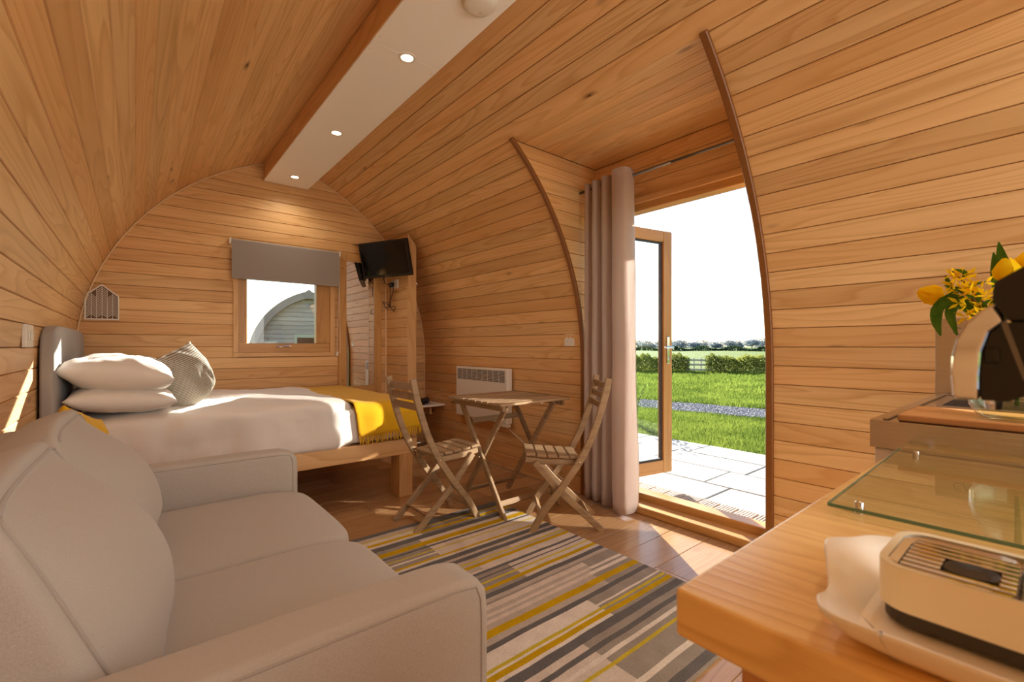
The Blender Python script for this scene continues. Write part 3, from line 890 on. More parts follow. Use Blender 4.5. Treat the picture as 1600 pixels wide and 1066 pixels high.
thr = obj('throw', bm, M['throw'], None, smooth=True, loc=(1.33, 3.6, .68)); tag(thr, 'mustard yellow fringed throw across the foot of the bed', 'blanket')
bm = B(); r_ = random.Random(5)
for k in range(64):
    p = tcoord(k/63, 1.0); p.y -= .004
    q = p+Vector((r_.uniform(-.012, .012), r_.uniform(-.006, .004), -.045-r_.uniform(0, .012)))
    add_tube(bm, [p+Vector((0, 0, .004)), (p+q)/2+Vector((r_.uniform(-.004, .004), 0, 0)), q], .003, 5, [.0028, .003, .0018])
fr = obj('fringe', bm, M['throw'], thr); fr['kind'] = 'stuff'
# foot-end drop of the throw
bm = B(); gr = {}
for i in range(13):
    for j in range(31):
        u, v = i/12, j/30; y_ = 2.98+v*1.40; e0 = tcoord(1, (4.40-y_)/LT_)
        gr[i, j] = bm.verts.new((e0.x+.018*math.sin(min(1, u*3)*PI/2)+.006*math.sin(y_*30)*u, y_, e0.z-.20*u))
for i in range(12):
    for j in range(30): bm.faces.new((gr[i, j], gr[i, j+1], gr[i+1, j+1], gr[i+1, j]))
obj('end_drop', bm, M['throw'], thr, smooth=True)

# pillows: two stacks of two, and the ribbed cushion
def place_pillow(nme, w_, h_, t_, loc, rot, mat, label, group=None, seed=0, cat='pillow', pinch=.06, ex=.5):
    bm = pillow(w_, h_, t_, 32, .008, seed, pinch, ex)
    o = obj(nme, bm, mat, None, True, True); o.location = loc; o.rotation_euler = rot
    return tag(o, label, cat, group)
g_ = 'white pillows at the head of the bed'
place_pillow('pillow', .44, .72, .15, (-.055, 3.27, .775), (0, math.radians(4), math.radians(2)), M['linen'], 'lower white pillow of the near stack, flat on the duvet', g_, 1.1)
place_pillow('pillow', .46, .72, .20, (-.05, 3.27, .897), (math.radians(-2), math.radians(8), math.radians(-3)), M['linen'], 'plump white pillow on top of the near stack, against the grey headboard', g_, 2.7)
place_pillow('pillow', .44, .66, .15, (-.055, 4.04, .775), (0, math.radians(4), 0), M['linen'], 'lower white pillow of the far stack, by the end wall', g_, 4.2)
place_pillow('pillow', .46, .66, .18, (-.05, 4.04, .90), (0, math.radians(7), math.radians(2)), M['linen'], 'white pillow on top of the far stack, mostly hidden by the near one', g_, 5.5)
c_ = place_pillow('cushion', .36, .36, .25, (.225, 3.36, .860), (math.radians(80), math.radians(-16), math.radians(58)), M['ribbed'],
                  'square grey and cream ribbed cushion leaning on the pillows', None, 8.3, 'cushion', .05, .72)

# ------------------------------------------------------------------ sofa
sofa = thing('sofa', 'beige linen two-seat sofa along the left wall in the foreground', 'sofa', (.1, 1.45, 0))
SX0, SX1 = -.315, .545
for nme, y0_, y1_ in (('arm', .725, .842), ('arm', 2.115, 2.225)):
    bm = puff(((SX1-SX0)/2, (y1_-y0_)/2, .265), (.0, .004, .004), 14, 16)
    off = Vector(((SX0+SX1)/2, (y0_+y1_)/2, .335)); ev = bm_eval[0]; u_ = [-1+k/8 for k in range(17)]
    loops = [[ev((v, sd, 1))+off for v in u_]+[ev((1, sd, v))+off for v in u_[::-1][1:]] for sd in (-1, 1)]
    bmesh.ops.translate(bm, verts=bm.verts, vec=off); a_ = obj(nme, bm, M['sofa'], sofa, smooth=True)
    for L_ in loops:
        bm = B(); add_tube(bm, L_, .0022, 6); obj('seam_piping', bm, M['sofa_piping'], a_, smooth=True)
obj('base', box((SX0+.01, .8425, .09), (SX1-.03, 2.1145, .30), .01), M['sofa'], sofa)
bm = puff((.07, .635, .36), (0, 0, 0), 10, 12); xf(bm, (SX0+.065, 1.4785, .44)); obj('back_frame', bm, M['sofa'], sofa, smooth=True)
for (xx, yy) in ((SX0+.05, .77), (SX1-.09, .77), (SX0+.05, 2.17), (SX1-.09, 2.17)):
    obj('foot', box((xx, yy-.02, 0), (xx+.04, yy+.02, .0895), .003), M['black'], sofa)
def seat_fn(c, q):
    c = c.copy()
    if q.x > .6 and c.z > 0: c.z -= .012*(q.x-.6)/.4
    return c
for i, (y0_, y1_) in enumerate(((.846, 1.476), (1.482, 2.111))):
    bm = puff(((SX1-SX0-.12)/2+.005, (y1_-y0_)/2, .078), (.012, 0, .014), 9, 20, .002, 6, i*3.0, seat_fn)
    xf(bm, ((SX0+.12+SX1)/2+.01, (y0_+y1_)/2, .372)); obj('seat_cushion', bm, M['sofa'], sofa, smooth=True)
def bc_fn(seed):
    def f(c, q):
        c = c.copy()
        if q.x > 0: c.x -= .05*max(0, c.z/.2)*max(0, 1-(c.y/.31)**4)*(q.x**3)*(1-abs(q.z)**6)
        if q.x > 0: c.x += .042*max(0, -c.z/.2)*max(0, 1-(c.y/.31)**4)*(q.x**3)*(1-abs(q.z)**6)
        c.x += .010*noise.noise(Vector((c.y*4, c.z*4, seed)))*max(0, q.x)
        # soft creases low on the front
        if q.x > .5: c.x -= .007*math.exp(-((c.z+.15+.3*(c.y+.12))/.018)**2)*max(0, 1-abs(c.y+.05)/.22)
        return c
    return f
for i, (y0_, y1_) in enumerate(((.84, 1.475), (1.48, 2.105))):
    NQ = 26
    bm = puff((.078, (y1_-y0_)/2-.003, .212), (.088, .0, .014), 7.0, NQ, .003, 5, i*7.0+1, bc_fn(i*4.0))
    mtx = Matrix.Translation((-.130, (y0_+y1_)/2, .632)) @ Matrix.Rotation(math.radians(-21), 4, 'Y')
    ev = bm_eval[0]; u_ = [-1+2*k/NQ for k in range(NQ+1)]
    loops = [[ev((1, v, 1)) for v in u_], [ev((1, s2, v)) for v in u_ for s2 in (-1,)], [ev((1, 1, v)) for v in u_], [ev((-1, v, 1)) for v in u_]]
    loops = [[mtx @ p_ for p_ in L_] for L_ in loops]
    bmesh.ops.transform(bm, matrix=mtx, verts=bm.verts); bcz = obj('back_cushion', bm, M['sofa'], sofa, smooth=True)
    if i == 1: loops.pop(1)
    for L_ in loops:
        bm = B(); add_tube(bm, L_, .0042, 6); obj('piping', bm, M['sofa_piping'], bcz, smooth=True)
ycu = place_pillow('cushion', .26, .26, .11, (-.150, 2.21, .69), (math.radians(84), math.radians(20), math.radians(70)), M['throw'],
                   'small yellow cushion mostly hidden behind the far sofa cushion', None, 3.3, 'cushion')

# ------------------------------------------------------------------ folding chairs
def make_chair(label):
    ch = thing('folding_chair', label, 'chair', (0, 0, 0), 0, 'slatted folding chairs at the table')
    post = [(-.012, .868), (.02, .731), (.075, .562), (.14, .425), (.20, .332), (.268, .236), (.355, .125), (.425, 0.0)]
    pin = (.270, .2345)
    for sd in (-1, 1):
        bm = B(); pts = spline([(a, sd*.155, b) for a, b in post], 26)
        add_sweep(bm, pts, .021, .038, (0, 1, 0)); p_ = obj('post', bm, M['acacia'], ch, True)
        bm = B(); add_lathe(bm, [(0, .003), (.004, .0025), (.005, 0)], 10, (pin[0], sd*.1656, pin[1]), (0, sd, 0))
        add_lathe(bm, [(0, .003), (.004, .0025), (.005, 0)], 10, (.155, sd*.1656, .398), (0, sd, 0))
        obj_split('pivot_bolt', bm, M['chrome'], p_, True)
        bm = B(); add_sweep(bm, [(.405, sd*.130, .392), (.27, sd*.130, .234), (.018, sd*.130, 0.0)], .021, .036, (0, 1, 0))
        obj('leg', bm, M['acacia'], ch, True)
        bm = B(); add_sweep(bm, spline([(.150, sd*.105, .384), (.24, sd*.105, .388), (.36, sd*.105, .392), (.455, sd*.105, .405)], 12), .021, .034, (0, 1, 0))
        s_ = obj('seat_rail', bm, M['acacia'], ch, True)
        bm = B()
        for xx in (.25, .40): add_lathe(bm, [(0, .003), (.004, .0025), (.005, 0)], 10, (xx, sd*.1157, .39+.03*(xx-.25)), (0, sd, 0))
        obj_split('screw', bm, M['chrome'], s_, True)
    for k in range(5):
        x0 = .150+k*.0625; z0 = .4065+.0045*k+(.002 if k == 4 else 0)
        bm = box((x0, -.128, z0), (x0+.054, .128, z0+.015), .003); bmesh.ops.rotate(bm, verts=bm.verts, cent=(x0, 0, z0), matrix=Matrix.Rotation(math.radians(-3), 3, 'Y'))
        obj('seat_slat', bm, M['acacia'], ch, True)
    for zc in (.823, .766, .709):
        xb = -.006+(.84-zc)*.22
        bm = B(); add_bar(bm, (xb, -.1445, zc), (xb, .1445, zc), .012, .040, (0.2, 0, 1), .003)
        obj('back_slat', bm, M['acacia'], ch, True)
    for (xx, zz, hw, up) in ((.100, .078, .1195, (-.7, 0, .7)), (.372, .098, .1445, (.6, 0, .7))):
        bm = B(); add_bar(bm, (xx, -hw, zz), (xx, hw, zz), .012, .034, up, .002); obj('stretcher', bm, M['acacia'], ch, True)
    bm = B()
    for sd in (-1, 1): add_tube(bm, [(.155, sd*.143, .40), (.165, sd*.12, .40)], .004, 8)
    obj_split('hinge_pin', bm, M['chrome'], ch, True)
    return ch
def copy_tree(o, parent=None):
    c = o.copy(); COL.objects.link(c)
    if parent is not None: c.parent = parent
    for k in list(o.children): copy_tree(k, c)
    return c
chair = make_chair('folding slatted wooden chair in front of the bed, facing the table')
chair.location = (1.185, 2.43, 0)
c2 = copy_tree(chair); c2['label'] = 'folding slatted wooden chair beside the curtain, turned towards the table'
c2.location = (2.139, 1.757, 0); c2.rotation_euler = (0, 0, math.radians(142.3))
chair.location.z = 0.0

# ------------------------------------------------------------------ folding table
tb = thing('folding_table', 'square slatted folding table with crossed legs between the two chairs', 'table', (1.925, 2.37, 0))
TXa, TXb, TYa, TYb, TZ = 1.635, 2.215, 2.07, 2.67, .712
ns = 9; sw = (TYb-TYa)/ns
for k in range(ns):
    obj('slat', box((TXa, TYa+k*sw+.007, TZ-.016), (TXb, TYa+(k+1)*sw-.007, TZ), .003), M['acacia'], tb)
for xx in (TXa+.03, TXb-.052):
    obj('apron', box((xx, TYa+.03, TZ-.05), (xx+.022, TYb-.03, TZ-.0165), .003), M['acacia'], tb)
for sd, xo in ((0, TXa+.055), (1, TXb-.077)):
    # outer leg leans one way, inner leg the other
    for nme, (ya, yb), off in (('leg', (TYb-.07, TYa+.05), 0.0), ('leg', (TYa+.07, TYb-.05), .0225*(1 if sd == 0 else -1))):
        bm = B(); add_sweep(bm, [(xo+off+.011, ya, TZ-.03), (xo+off+.011, (ya+yb)/2, TZ/2-.012), (xo+off+.011, yb, 0)], .021, .038, (1, 0, 0))
        obj('leg', bm, M['acacia'], tb)
    bm = B(); add_lathe(bm, [(0, .003), (.004, .0025), (.005, 0)], 10, (xo-.0005 if sd == 0 else xo+.0225, 2.37, TZ/2-.012), (-1 if sd == 0 else 1, 0, 0))
    obj_split('pivot_bolt', bm, M['chrome'], tb)
for (yy, zz) in ((TYa+.115, .085), (TYb-.115, .085)):
    bm = B(); add_bar(bm, (TXa+.0665, yy, zz), (TXb-.0665, yy, zz), .014, .034, (0, .55 if yy < 2.3 else -.55, .8), .002); obj('stretcher', bm, M['acacia'], tb)
bm = B(); add_bar(bm, (TXa+.09, TYb-.165, .555), (TXb-.09, TYb-.165, .555), .014, .036, (0, .5, .8), .002); obj('stretcher', bm, M['acacia'], tb)
bm = B(); add_lathe(bm, [(0, -.012), (.008, -.011), (.010, 0)], 10, (2.0, TYa+.05, TZ-.017)); obj('catch', bm, M['white_plastic'], tb)

# ------------------------------------------------------------------ heater, switches, shelf
XW = XC+HW
ht = thing('convector_heater', 'white wall convector heater with louvred top behind the folding table', 'heater', (XW-.04, 3.31, .40))
obj('body', box((XW-.075, 2.925, .40), (XW-.018, 3.70, .86), .008), M['white_enamel'], ht)
obj('wall_bracket', box((XW-.0178, 3.0, .45), (XW-.0005, 3.62, .82)), M['white_enamel'], ht)
bm = B()
for zz in [.745+.0125*k for k in range(8)]:
    add_box(bm, (XW-.0768, 2.955, zz), (XW-.0752, 3.67, zz+.0065))
gl_ = obj('grille', bm, M['dark_slot'], ht); gl_['kind'] = 'stuff'
bm = B()
for k in range(1, 9): add_box(bm, (XW-.0785, 2.955+k*.0795-.002, .742), (XW-.0769, 2.955+k*.0795+.002, .842))
obj_split('grille_bar', bm, M['white_enamel'], ht)
bm = B(); add_tube(bm, spline([(XW-.03, 3.0, .405), (XW-.035, 2.95, .36), (XW-.03, 2.72, .25), (XW-.02, 2.45, .12), (XW-.016, 2.30, .05)], 24), .0035, 6)
obj('power_cord', bm, M['white_plastic'], ht, smooth=True)
obj('control_box', box((XW-.07, 2.93, .372), (XW-.03, 3.04, .3998), .004), M['white_enamel'], ht)

def switch(label, lo, hi, axis, face):
    c = [(a+b)/2 for a, b in zip(lo, hi)]
    sw_ = thing('light_switch', label, 'switch', c)
    obj('plate', box(lo, hi, .003), M['white_plastic'], sw_)
    return sw_
s1 = switch('white square light switch on the curved wall left of the curtain', (XW-.010, 2.235, 1.05), (XW-.0003, 2.335, 1.14), 0, -1)
for yy in (2.26, 2.295): obj('rocker', box((XW-.0135, yy, 1.075), (XW-.0102, yy+.022, 1.115), .001), M['white_plastic'], s1)
XL = XC-HW
s2 = switch('white double switch plate on the left wall beside the headboard', (XL+.008, 2.50, 1.045), (XL+.021, 2.66, 1.135), 0, 1)
obj('rocker', box((XL+.0212, 2.60, 1.075), (XL+.026, 2.62, 1.11), .001), M['white_plastic'], s2)
obj('rocker', box((XL+.0212, 2.54, 1.075), (XL+.026, 2.56, 1.11), .001), M['white_plastic'], s2)

PX1 = 2.076
sh = thing('wall_shelf', 'pale shelf fixed in the far right corner beyond the bed', 'shelf', (2.26, 4.23, .445))
obj('board', box((PX1+.001, 4.02, .443), (XW-.001, Y1-.013, .461), .002), M['white_paint'], sh)
for xx in (2.12, 2.36): obj('bracket', box((xx, 4.2, .34), (xx+.025, Y1-.013, .4428), .002), M['pine_z'], sh)
bn = thing('binoculars', 'black binoculars lying on the pale corner shelf', 'binoculars', (2.26, 4.12, .461))
for dy in (-.042, .042):
    bm = B(); add_lathe(bm, [(0, -.07), (.030, -.07), (.034, -.062), (.034, -.02), (.026, .0), (.02, .045), (.023, .05), (.023, .066), (0, .068)], 20, (2.26+dy*.8, 4.12+dy*.6, .496), (-.35, -.9, .12))
    obj('barrel', bm, M['black'], bn, smooth=True)
bm = B(); add_bar(bm, (2.23, 4.098, .50), (2.29, 4.142, .50), .04, .022, (0, 0, 1), .004); obj('bridge', bm, M['black'], bn)

# ------------------------------------------------------------------ end wall: blind, house print, mirror, post, TV, socket
bl = thing('roller_blind', 'grey roller blind half lowered over the end window', 'blind', (1.05, Y1-.05, 1.93))
bm = B(); add_lathe(bm, [(0, -.44), (.02, -.44), (.02, .44), (0, .44)], 20, (1.05, Y1-.052, 1.925), (1, 0, 0)); obj('roller', bm, M['blind'], bl, smooth=False)
bm = B(); NB_ = 20
for j in range(2):
    pass
add_box(bm, (.612, Y1-.0745, 1.63), (1.488, Y1-.0725, 1.925)); obj('cloth', bm, M['blind'], bl)
obj('bottom_bar', box((.612, Y1-.078, 1.612), (1.488, Y1-.069, 1.6298), .003), M['blind'], bl)
for xx in (.595, 1.4905): obj('end_bracket', box((xx, Y1-.075, 1.90), (xx+.0145, Y1-.0005, 1.95), .004), M['white_plastic'], bl)
bm = B(); pts = [(1.503, Y1-.06, 1.93)]+spline([(1.503, Y1-.055, 1.9), (1.507, Y1-.03, 1.5), (1.515, Y1-.03, 1.05), (1.50, Y1-.03, .985), (1.486, Y1-.03, 1.05), (1.495, Y1-.04, 1.5), (1.498, Y1-.05, 1.92)], 30)
add_tube(bm, pts, .0022, 6); obj('pull_chain', bm, M['white_plastic'], bl, smooth=True)
obj('chain_clip', box((1.478, Y1-.034, .955), (1.496, Y1-.0005, .995), .003), M['white_plastic'], bl)

hs_ = thing('house_print', 'small house-shaped wall plaque with white herringbone lines on brown', 'plaque', (-.187, Y1-.012, 1.36))
HXa, HXb, HZa, HZs, HZp = -.282, -.094, 1.241, 1.416, 1.50
outer = [(HXa, HZa), (HXb, HZa), (HXb, HZs), ((HXa+HXb)/2, HZp), (HXa, HZs)]
def inset(poly, d):
    c = Vector((sum(p[0] for p in poly)/len(poly), sum(p[1] for p in poly)/len(poly)))
    return [((p[0]-c.x)*(1-d)+c.x, (p[1]-c.y)*(1-d)+c.y) for p in poly]
inn = inset(outer, .075)
f3 = lambda u, v, d: Vector((u, d, v))
bm = B(); add_prism(bm, inn, f3, Y1-.008, Y1-.0035); obj('panel', bm, M['herring_dark'], hs_)
for i in range(5):
    j = (i+1) % 5
    bm = B(); add_prism(bm, [outer[i], outer[j], inn[j], inn[i]], f3, Y1-.022, Y1-.0005); obj('frame_side', bm, M['white_plastic'], hs_)
bm = B(); ncol = 6; cw = (inn[1][0]-inn[0][0])/ncol
def ztop(x):
    c = (HXa+HXb)/2; t_ = abs(x-c)/((HXb-HXa)/2*.925)
    return inn[3][1]+(inn[2][1]-inn[3][1])*t_
for k in range(ncol):
    x0 = inn[0][0]+k*cw; x1 = x0+cw; up = 1 if k % 2 == 0 else -1
    zz = inn[0][1]-.03
    while zz < 1.5:
        za, zb = (zz, zz+.022) if up > 0 else (zz+.022, zz)
        if min(za, zb) > inn[0][1]+.002 and za+.002 < ztop(x0)-.003 and zb+.002 < ztop(x1)-.003:
            add_prism(bm, [(x0+.002, za), (x1-.002, zb), (x1-.002, zb+.0038), (x0+.002, za+.0038)], f3, Y1-.0095, Y1-.0079)
        zz += .0128
    add_prism(bm, [(x0-.0015, inn[0][1]), (x0+.0015, inn[0][1]), (x0+.0015, min(ztop(x0-.001), ztop(x0+.001))), (x0-.001, min(ztop(x0-.001), ztop(x0+.001)))], f3, Y1-.0096, Y1-.0079)
hl = obj('herringbone_lines', bm, plain('white_line_print', (245, 240, 230), .6), hs_); hl['kind'] = 'stuff'

mr = thing('wall_mirror', 'tall mirror in a plain oak frame right of the end window', 'mirror', (1.71, Y1-.02, 1.25))
for lo, hi, mt in (((1.50, Y1-.03, .58), (1.576, Y1-.0005, 1.95), M['oakfoil']), ((1.855, Y1-.03, .58), (1.93, Y1-.0005, 1.95), M['oakfoil']),
                   ((1.5765, Y1-.03, 1.875), (1.8545, Y1-.0005, 1.95), M['oakfoil_x']), ((1.5765, Y1-.03, .58), (1.8545, Y1-.0005, .66), M['oakfoil_x'])):
    obj('frame_side', box(lo, hi, .003), mt, mr)
obj('mirror_glass', box((1.575, Y1-.018, .655), (1.857, Y1-.012, 1.88)), M['mirror'], mr)
bm = B()
for xx in (1.538, 1.893):
    for zz in (.72, 1.8): add_lathe(bm, [(0, .0015), (.006, .001), (.007, 0)], 10, (xx, Y1-.03, zz), (0, -1, 0))
obj_split('plug_cap', bm, M['dark_trim'], mr)
PX0, PX1, PY0 = 1.992, 2.076, 3.955
part_w = struct('wall_partition', B(), M['pine_z'])
bm = B(); ztp = lambda X: Z0+math.sqrt(RAD*RAD-(X-XC-CXR)**2)-.004
add_prism(bm, [(PX0+.014, .0), (PX1, .0), (PX1, ztp(PX1)), (PX0+.014, ztp(PX0+.014))], f3, PY0+.02, Y1-.001); bm.to_mesh(part_w.data); bm.free()
part_w.data.materials.append(M['pine_z']) if not part_w.data.materials else None
bm = B(); add_prism(bm, [(PX0-.001, .0), (PX1+.001, .0), (PX1+.001, ztp(PX1+.001)), (PX0-.001, ztp(PX0-.001))], f3, PY0, PY0+.0195); obj('end_post', bm, M['pine_z'], part_w)
zz = PH-PITCH
while zz < 2.1:
    za, zb = max(0, zz), min(zz+PITCH, ztp(PX0))
    if zb > za+.01: place('board', board_mesh(0, Y1-PY0-.0205, 0, Y1-PY0-.0205, zb-za), part_w, (PX0, Y1-.001, za), (0, -1, 0), (0, 0, 1))
    zz += PITCH
struct('trim_5', box((PX0-.012, Y1-.014, .02), (PX0-.0005, Y1-.0005, 2.08), .002), plain('pale_strip', (236, 206, 164), .5))
hk = thing('wall_hook', 'tiny metal hook on the partition end in the far right corner', 'hook', (2.085, 3.99, 1.66))
bm = B(); add_tube(bm, spline([(2.0765, 3.99, 1.66), (2.095, 3.99, 1.66), (2.105, 3.985, 1.65), (2.10, 3.985, 1.635)], 10), .005, 6)
obj('hook', bm, M['chrome'], hk)

tvc = Vector((1.815, 4.09, 1.873)); yaw, tilt = math.radians(204.9), math.radians(14.2)
tv = thing('television', 'black flat television tilted down on a bracket above the mirror', 'television', tvc)
nv_ = Vector((math.cos(yaw)*math.cos(tilt), math.sin(yaw)*math.cos(tilt), -math.sin(tilt)))
rt = Vector((0, 0, 1)).cross(nv_).normalized(); upv = nv_.cross(rt)
tv.rotation_mode = 'QUATERNION'; tv.rotation_quaternion = Matrix((rt, upv, nv_)).transposed().to_quaternion()
TW, TH = .577, .338
obj('casing', box((-TW/2, -TH/2, -.035), (TW/2, TH/2, -.0005), .006), M['black'], tv, True)
obj('screen', box((-TW/2+.018, -TH/2+.026, 0), (TW/2-.018, TH/2-.018, .0015)), M['black_gloss'], tv, True)
bm = B()
for lo, hi in (((-TW/2, -TH/2, 0), (TW/2, -TH/2+.0255, .004)), ((-TW/2, TH/2-.0175, 0), (TW/2, TH/2, .004)),
               ((-TW/2, -TH/2+.026, 0), (-TW/2+.0175, TH/2-.018, .004)), ((TW/2-.0175, -TH/2+.026, 0), (TW/2, TH/2-.018, .004))):
    add_box(bm, lo, hi)
obj_split('bezel', bm, M['black'], tv, True)
obj('badge', box((-.02, -TH/2+.009, .0041), (.02, -TH/2+.014, .005)), M['rod'], tv, True)
obj('rear_housing', box((-.17, -.12, -.06), (.17, .10, -.0352), .008), M['black'], tv, True)
bkt = thing('tv_bracket', 'black arm bracket holding the television to the partition', 'bracket', (PX0-.02, 4.2, 1.85))
obj('wall_plate', box((PX0-.02, 4.13, 1.80), (PX0-.0005, 4.23, 1.96), .004), M['black'], bkt)
tb_back = tvc-nv_*.062
bm = B(); add_bar(bm, (PX0-.02, 4.18, 1.88), tb_back, .03, .04, (0, 0, 1), .003); obj('arm', bm, M['black'], bkt)
SKY, SKZ = 4.23, 1.665
sk = thing('wall_socket', 'white double socket under the television', 'socket', (PX0-.01, SKY, SKZ))
obj('plate', box((PX0-.0135, SKY-.075, SKZ-.042), (PX0-.0005, SKY+.07, SKZ+.042), .004), M['white_plastic'], sk)
for yy in (SKY-.05, SKY-.03): obj('rocker', box((PX0-.0165, yy, SKZ+.012), (PX0-.0137, yy+.012, SKZ+.032), .001), M['white_plastic'], sk)
pg = thing('plug_and_cable', 'black plug with looped cable hanging from the socket under the television', 'cable', (PX0-.03, SKY, SKZ))
obj('plug', box((PX0-.055, SKY-.005, SKZ-.03), (PX0-.014, SKY+.045, SKZ+.015), .008), M['black'], pg)
KX = PX0-.045
bm = B(); pl = [(.02, -.02), (.0, -.08), (.03, -.15), (.03, -.22), (.10, -.235), (.17, -.19), (.17, -.165), (.11, -.18), (.03, -.225), (-.06, -.275), (-.09, -.255), (-.07, -.225), (.0, -.225), (.03, -.20), (-.01, -.12), (-.05, -.06), (-.04, -.005), (.0, .0)]
add_tube(bm, spline([(KX-.004*math.sin(i*2.1), SKY+a_, SKZ+b_) for i, (a_, b_) in enumerate(pl)], 110), .0036, 6)
obj('looped_flex', bm, M['black'], pg, smooth=True)
bm = B(); add_tube(bm, spline([(PX0-.04, SKY+.045, SKZ), (PX0-.06, SKY+.09, SKZ+.01), (PX0-.10, SKY+.05, SKZ+.05), (PX0-.11, SKY-.03, SKZ+.11)], 16), .0036, 6)
obj('tv_flex', bm, M['black'], pg, smooth=True)
# ------------------------------------------------------------------ curtain, rod
rd = thing('curtain_rod', 'grey metal curtain rod across the door bay', 'curtain rod', (2.40, 1.54, 2.122))
bm = B(); add_tube(bm, [(2.40, DY0+.001, 2.122), (2.40, 1.45, 2.122)], .008, 12); add_tube(bm, [(2.40, 1.45, 2.122), (2.40, DY1-.001, 2.122)], .0095, 12)
obj('rod', bm, M['rod'], rd, smooth=True)
for yy in (DY0+.0005,):
    bm = B(); add_lathe(bm, [(0, 0), (.022, 0), (.022, .006), (0, .006)], 16, (2.40, yy, 2.122), (0, 1, 0)); obj('end_socket', bm, M['rod'], rd)
ct = thing('curtain', 'beige satin eyelet curtain drawn to the left of the open door', 'curtain', (2.38, 1.93, 2.15))
PLAN = [(2.445, 1.73), (2.39, 1.712), (2.325, 1.715), (2.298, 1.745), (2.293, 1.785), (2.312, 1.818), (2.375, 1.825), (2.435, 1.838), (2.425, 1.862), (2.365, 1.870), (2.338, 1.892), (2.345, 1.922), (2.405, 1.932),
        (2.430, 1.950), (2.385, 1.966), (2.352, 1.985), (2.358, 2.012), (2.415, 2.024), (2.425, 2.044), (2.380, 2.056), (2.366, 2.080), (2.395, 2.105), (2.43, 2.118)]
NUc, NVc = 132, 40
PL3 = spline([(a_, b_, 0) for a_, b_ in PLAN], NUc)
bm = B(); g = {}
for j in range(NVc+1):
    zf = j/NVc; zz = 2.158-(2.158-.02)*zf
    for i in range(NUc+1):
        u = i/NUc; p = PL3[i]
        k_ = .86+.22*zf+.10*noise.noise(Vector((u*8, zz*1.1, 3)))
        x_ = 2.375+(p.x-2.375)*k_; y_ = p.y+.010*noise.noise(Vector((u*11, zz*1.6, 2)))*(.3+zf)-.022*(1-u)*zf
        x_ += .012*noise.noise(Vector((u*7, zz*2.4, 7)))*zf
        if i == NUc: x_ = min(x_, 2.43)
        if zf > .92: x_ += .006*noise.noise(Vector((u*20, zz*14, 1)))
        g[i, j] = bm.verts.new((min(x_, 2.47), y_, zz+(.010*noise.noise(Vector((u*6, 0, 4))) if j == NVc else 0)))
for i in range(NUc):
    for j in range(NVc): bm.faces.new((g[i, j], g[i+1, j], g[i+1, j+1], g[i, j+1]))
bmesh.ops.solidify(bm, geom=bm.faces[:], thickness=.0025)
obj('cloth', bm, M['curtain'], ct, smooth=True)
for k, yy in enumerate((1.738, 1.832, 1.935)):
    bm = B()
    n_ = 20; pts = [(2.40+.024*math.cos(2*PI*i/n_), yy, 2.122+.024*math.sin(2*PI*i/n_)) for i in range(n_+1)]
    add_tube(bm, pts, .005, 8, caps=False); obj('eyelet', bm, M['chrome'], ct, smooth=True)

# ------------------------------------------------------------------ kitchen corner
WZ = .85
wt = thing('worktop_table', 'chunky oiled wooden worktop on square legs in the right foreground', 'worktop', (.75, -.3, 0))
obj('worktop', box((.345, -.9, WZ-.04), (1.118, .205, WZ), .004, 3), M['worktop'], wt)
for (xx, yy) in ((.385, .085), (1.0, .085), (.385, -.85), (1.0, -.85)):
    obj('leg', box((xx, yy, 0), (xx+.09, yy+.085, WZ-.0405), .004), M['chop'], wt)
SZ = .904
mk = thing('mini_kitchen', 'steel topped mini kitchen with sink against the boards at right', 'kitchen unit', (1.5, -.2, 0))
KX0, KX1, KY1, KY0 = 1.131, 1.90, .245, -.95
BXa, BXb, BYa, BYb = 1.53, 1.80, -.25, .19
def ring_top(bm, z_, outer_, inner_):
    (a, b, c, d), (e, f, g_, h) = outer_, inner_
    for lo, hi in (((a, b), (e, d)), ((g_, b), (c, d)), ((e, b), (g_, f)), ((e, h), (g_, d))):
        add_box(bm, (lo[0], lo[1], z_-.004), (hi[0], hi[1], z_))
bm = B(); ring_top(bm, SZ, (KX0, KY0, KX1, KY1), (BXa, BYa, BXb, BYb))
obj('steel_top', bm, M['steel'], mk)
bm = B(); add_box(bm, (KX0, KY0, SZ-.054), (KX0+.006, KY1, SZ-.0042)); add_box(bm, (KX0+.0062, KY1-.006, SZ-.054), (KX1, KY1, SZ-.0042))
obj_split('apron', bm, M['steel'], mk)
bm = B(); add_box(bm, (KX0+.016, KY1-.026, SZ+.0002), (KX1-.03, KY1-.016, SZ+.004), .002); add_box(bm, (KX1-.035, KY0, SZ+.0002), (KX1-.025, KY1-.0265, SZ+.004), .002)
obj_split('raised_rim', bm, M['steel'], mk)
bm = B()
for lo, hi in (((BXa-.004, BYa-.004, SZ-.15), (BXb+.004, BYb+.004, SZ-.146)), ((BXa-.004, BYa-.004, SZ-.146), (BXa, BYb+.004, SZ-.0041)), ((BXb, BYa-.004, SZ-.146), (BXb+.004, BYb+.004, SZ-.0041)),
               ((BXa, BYa-.004, SZ-.146), (BXb, BYa, SZ-.0041)), ((BXa, BYb, SZ-.146), (BXb, BYb+.004, SZ-.0041))):
    add_box(bm, lo, hi)
obj('sink_bowl', bm, M['steel'], mk)
obj('cabinet', box((KX0+.012, KY0+.01, .08), (KX1-.005, KY1-.0065, SZ-.156), .003), M['white_enamel'], mk)
obj('front_rail', box((KX0+.006, KY0+.01, SZ-.1555), (KX0+.03, KY1-.0065, SZ-.0545), .002), M['white_enamel'], mk)
obj('plinth', box((KX0+.06, KY0+.03, 0), (KX1-.01, KY1-.03, .0795)), M['dark_slot'], mk)
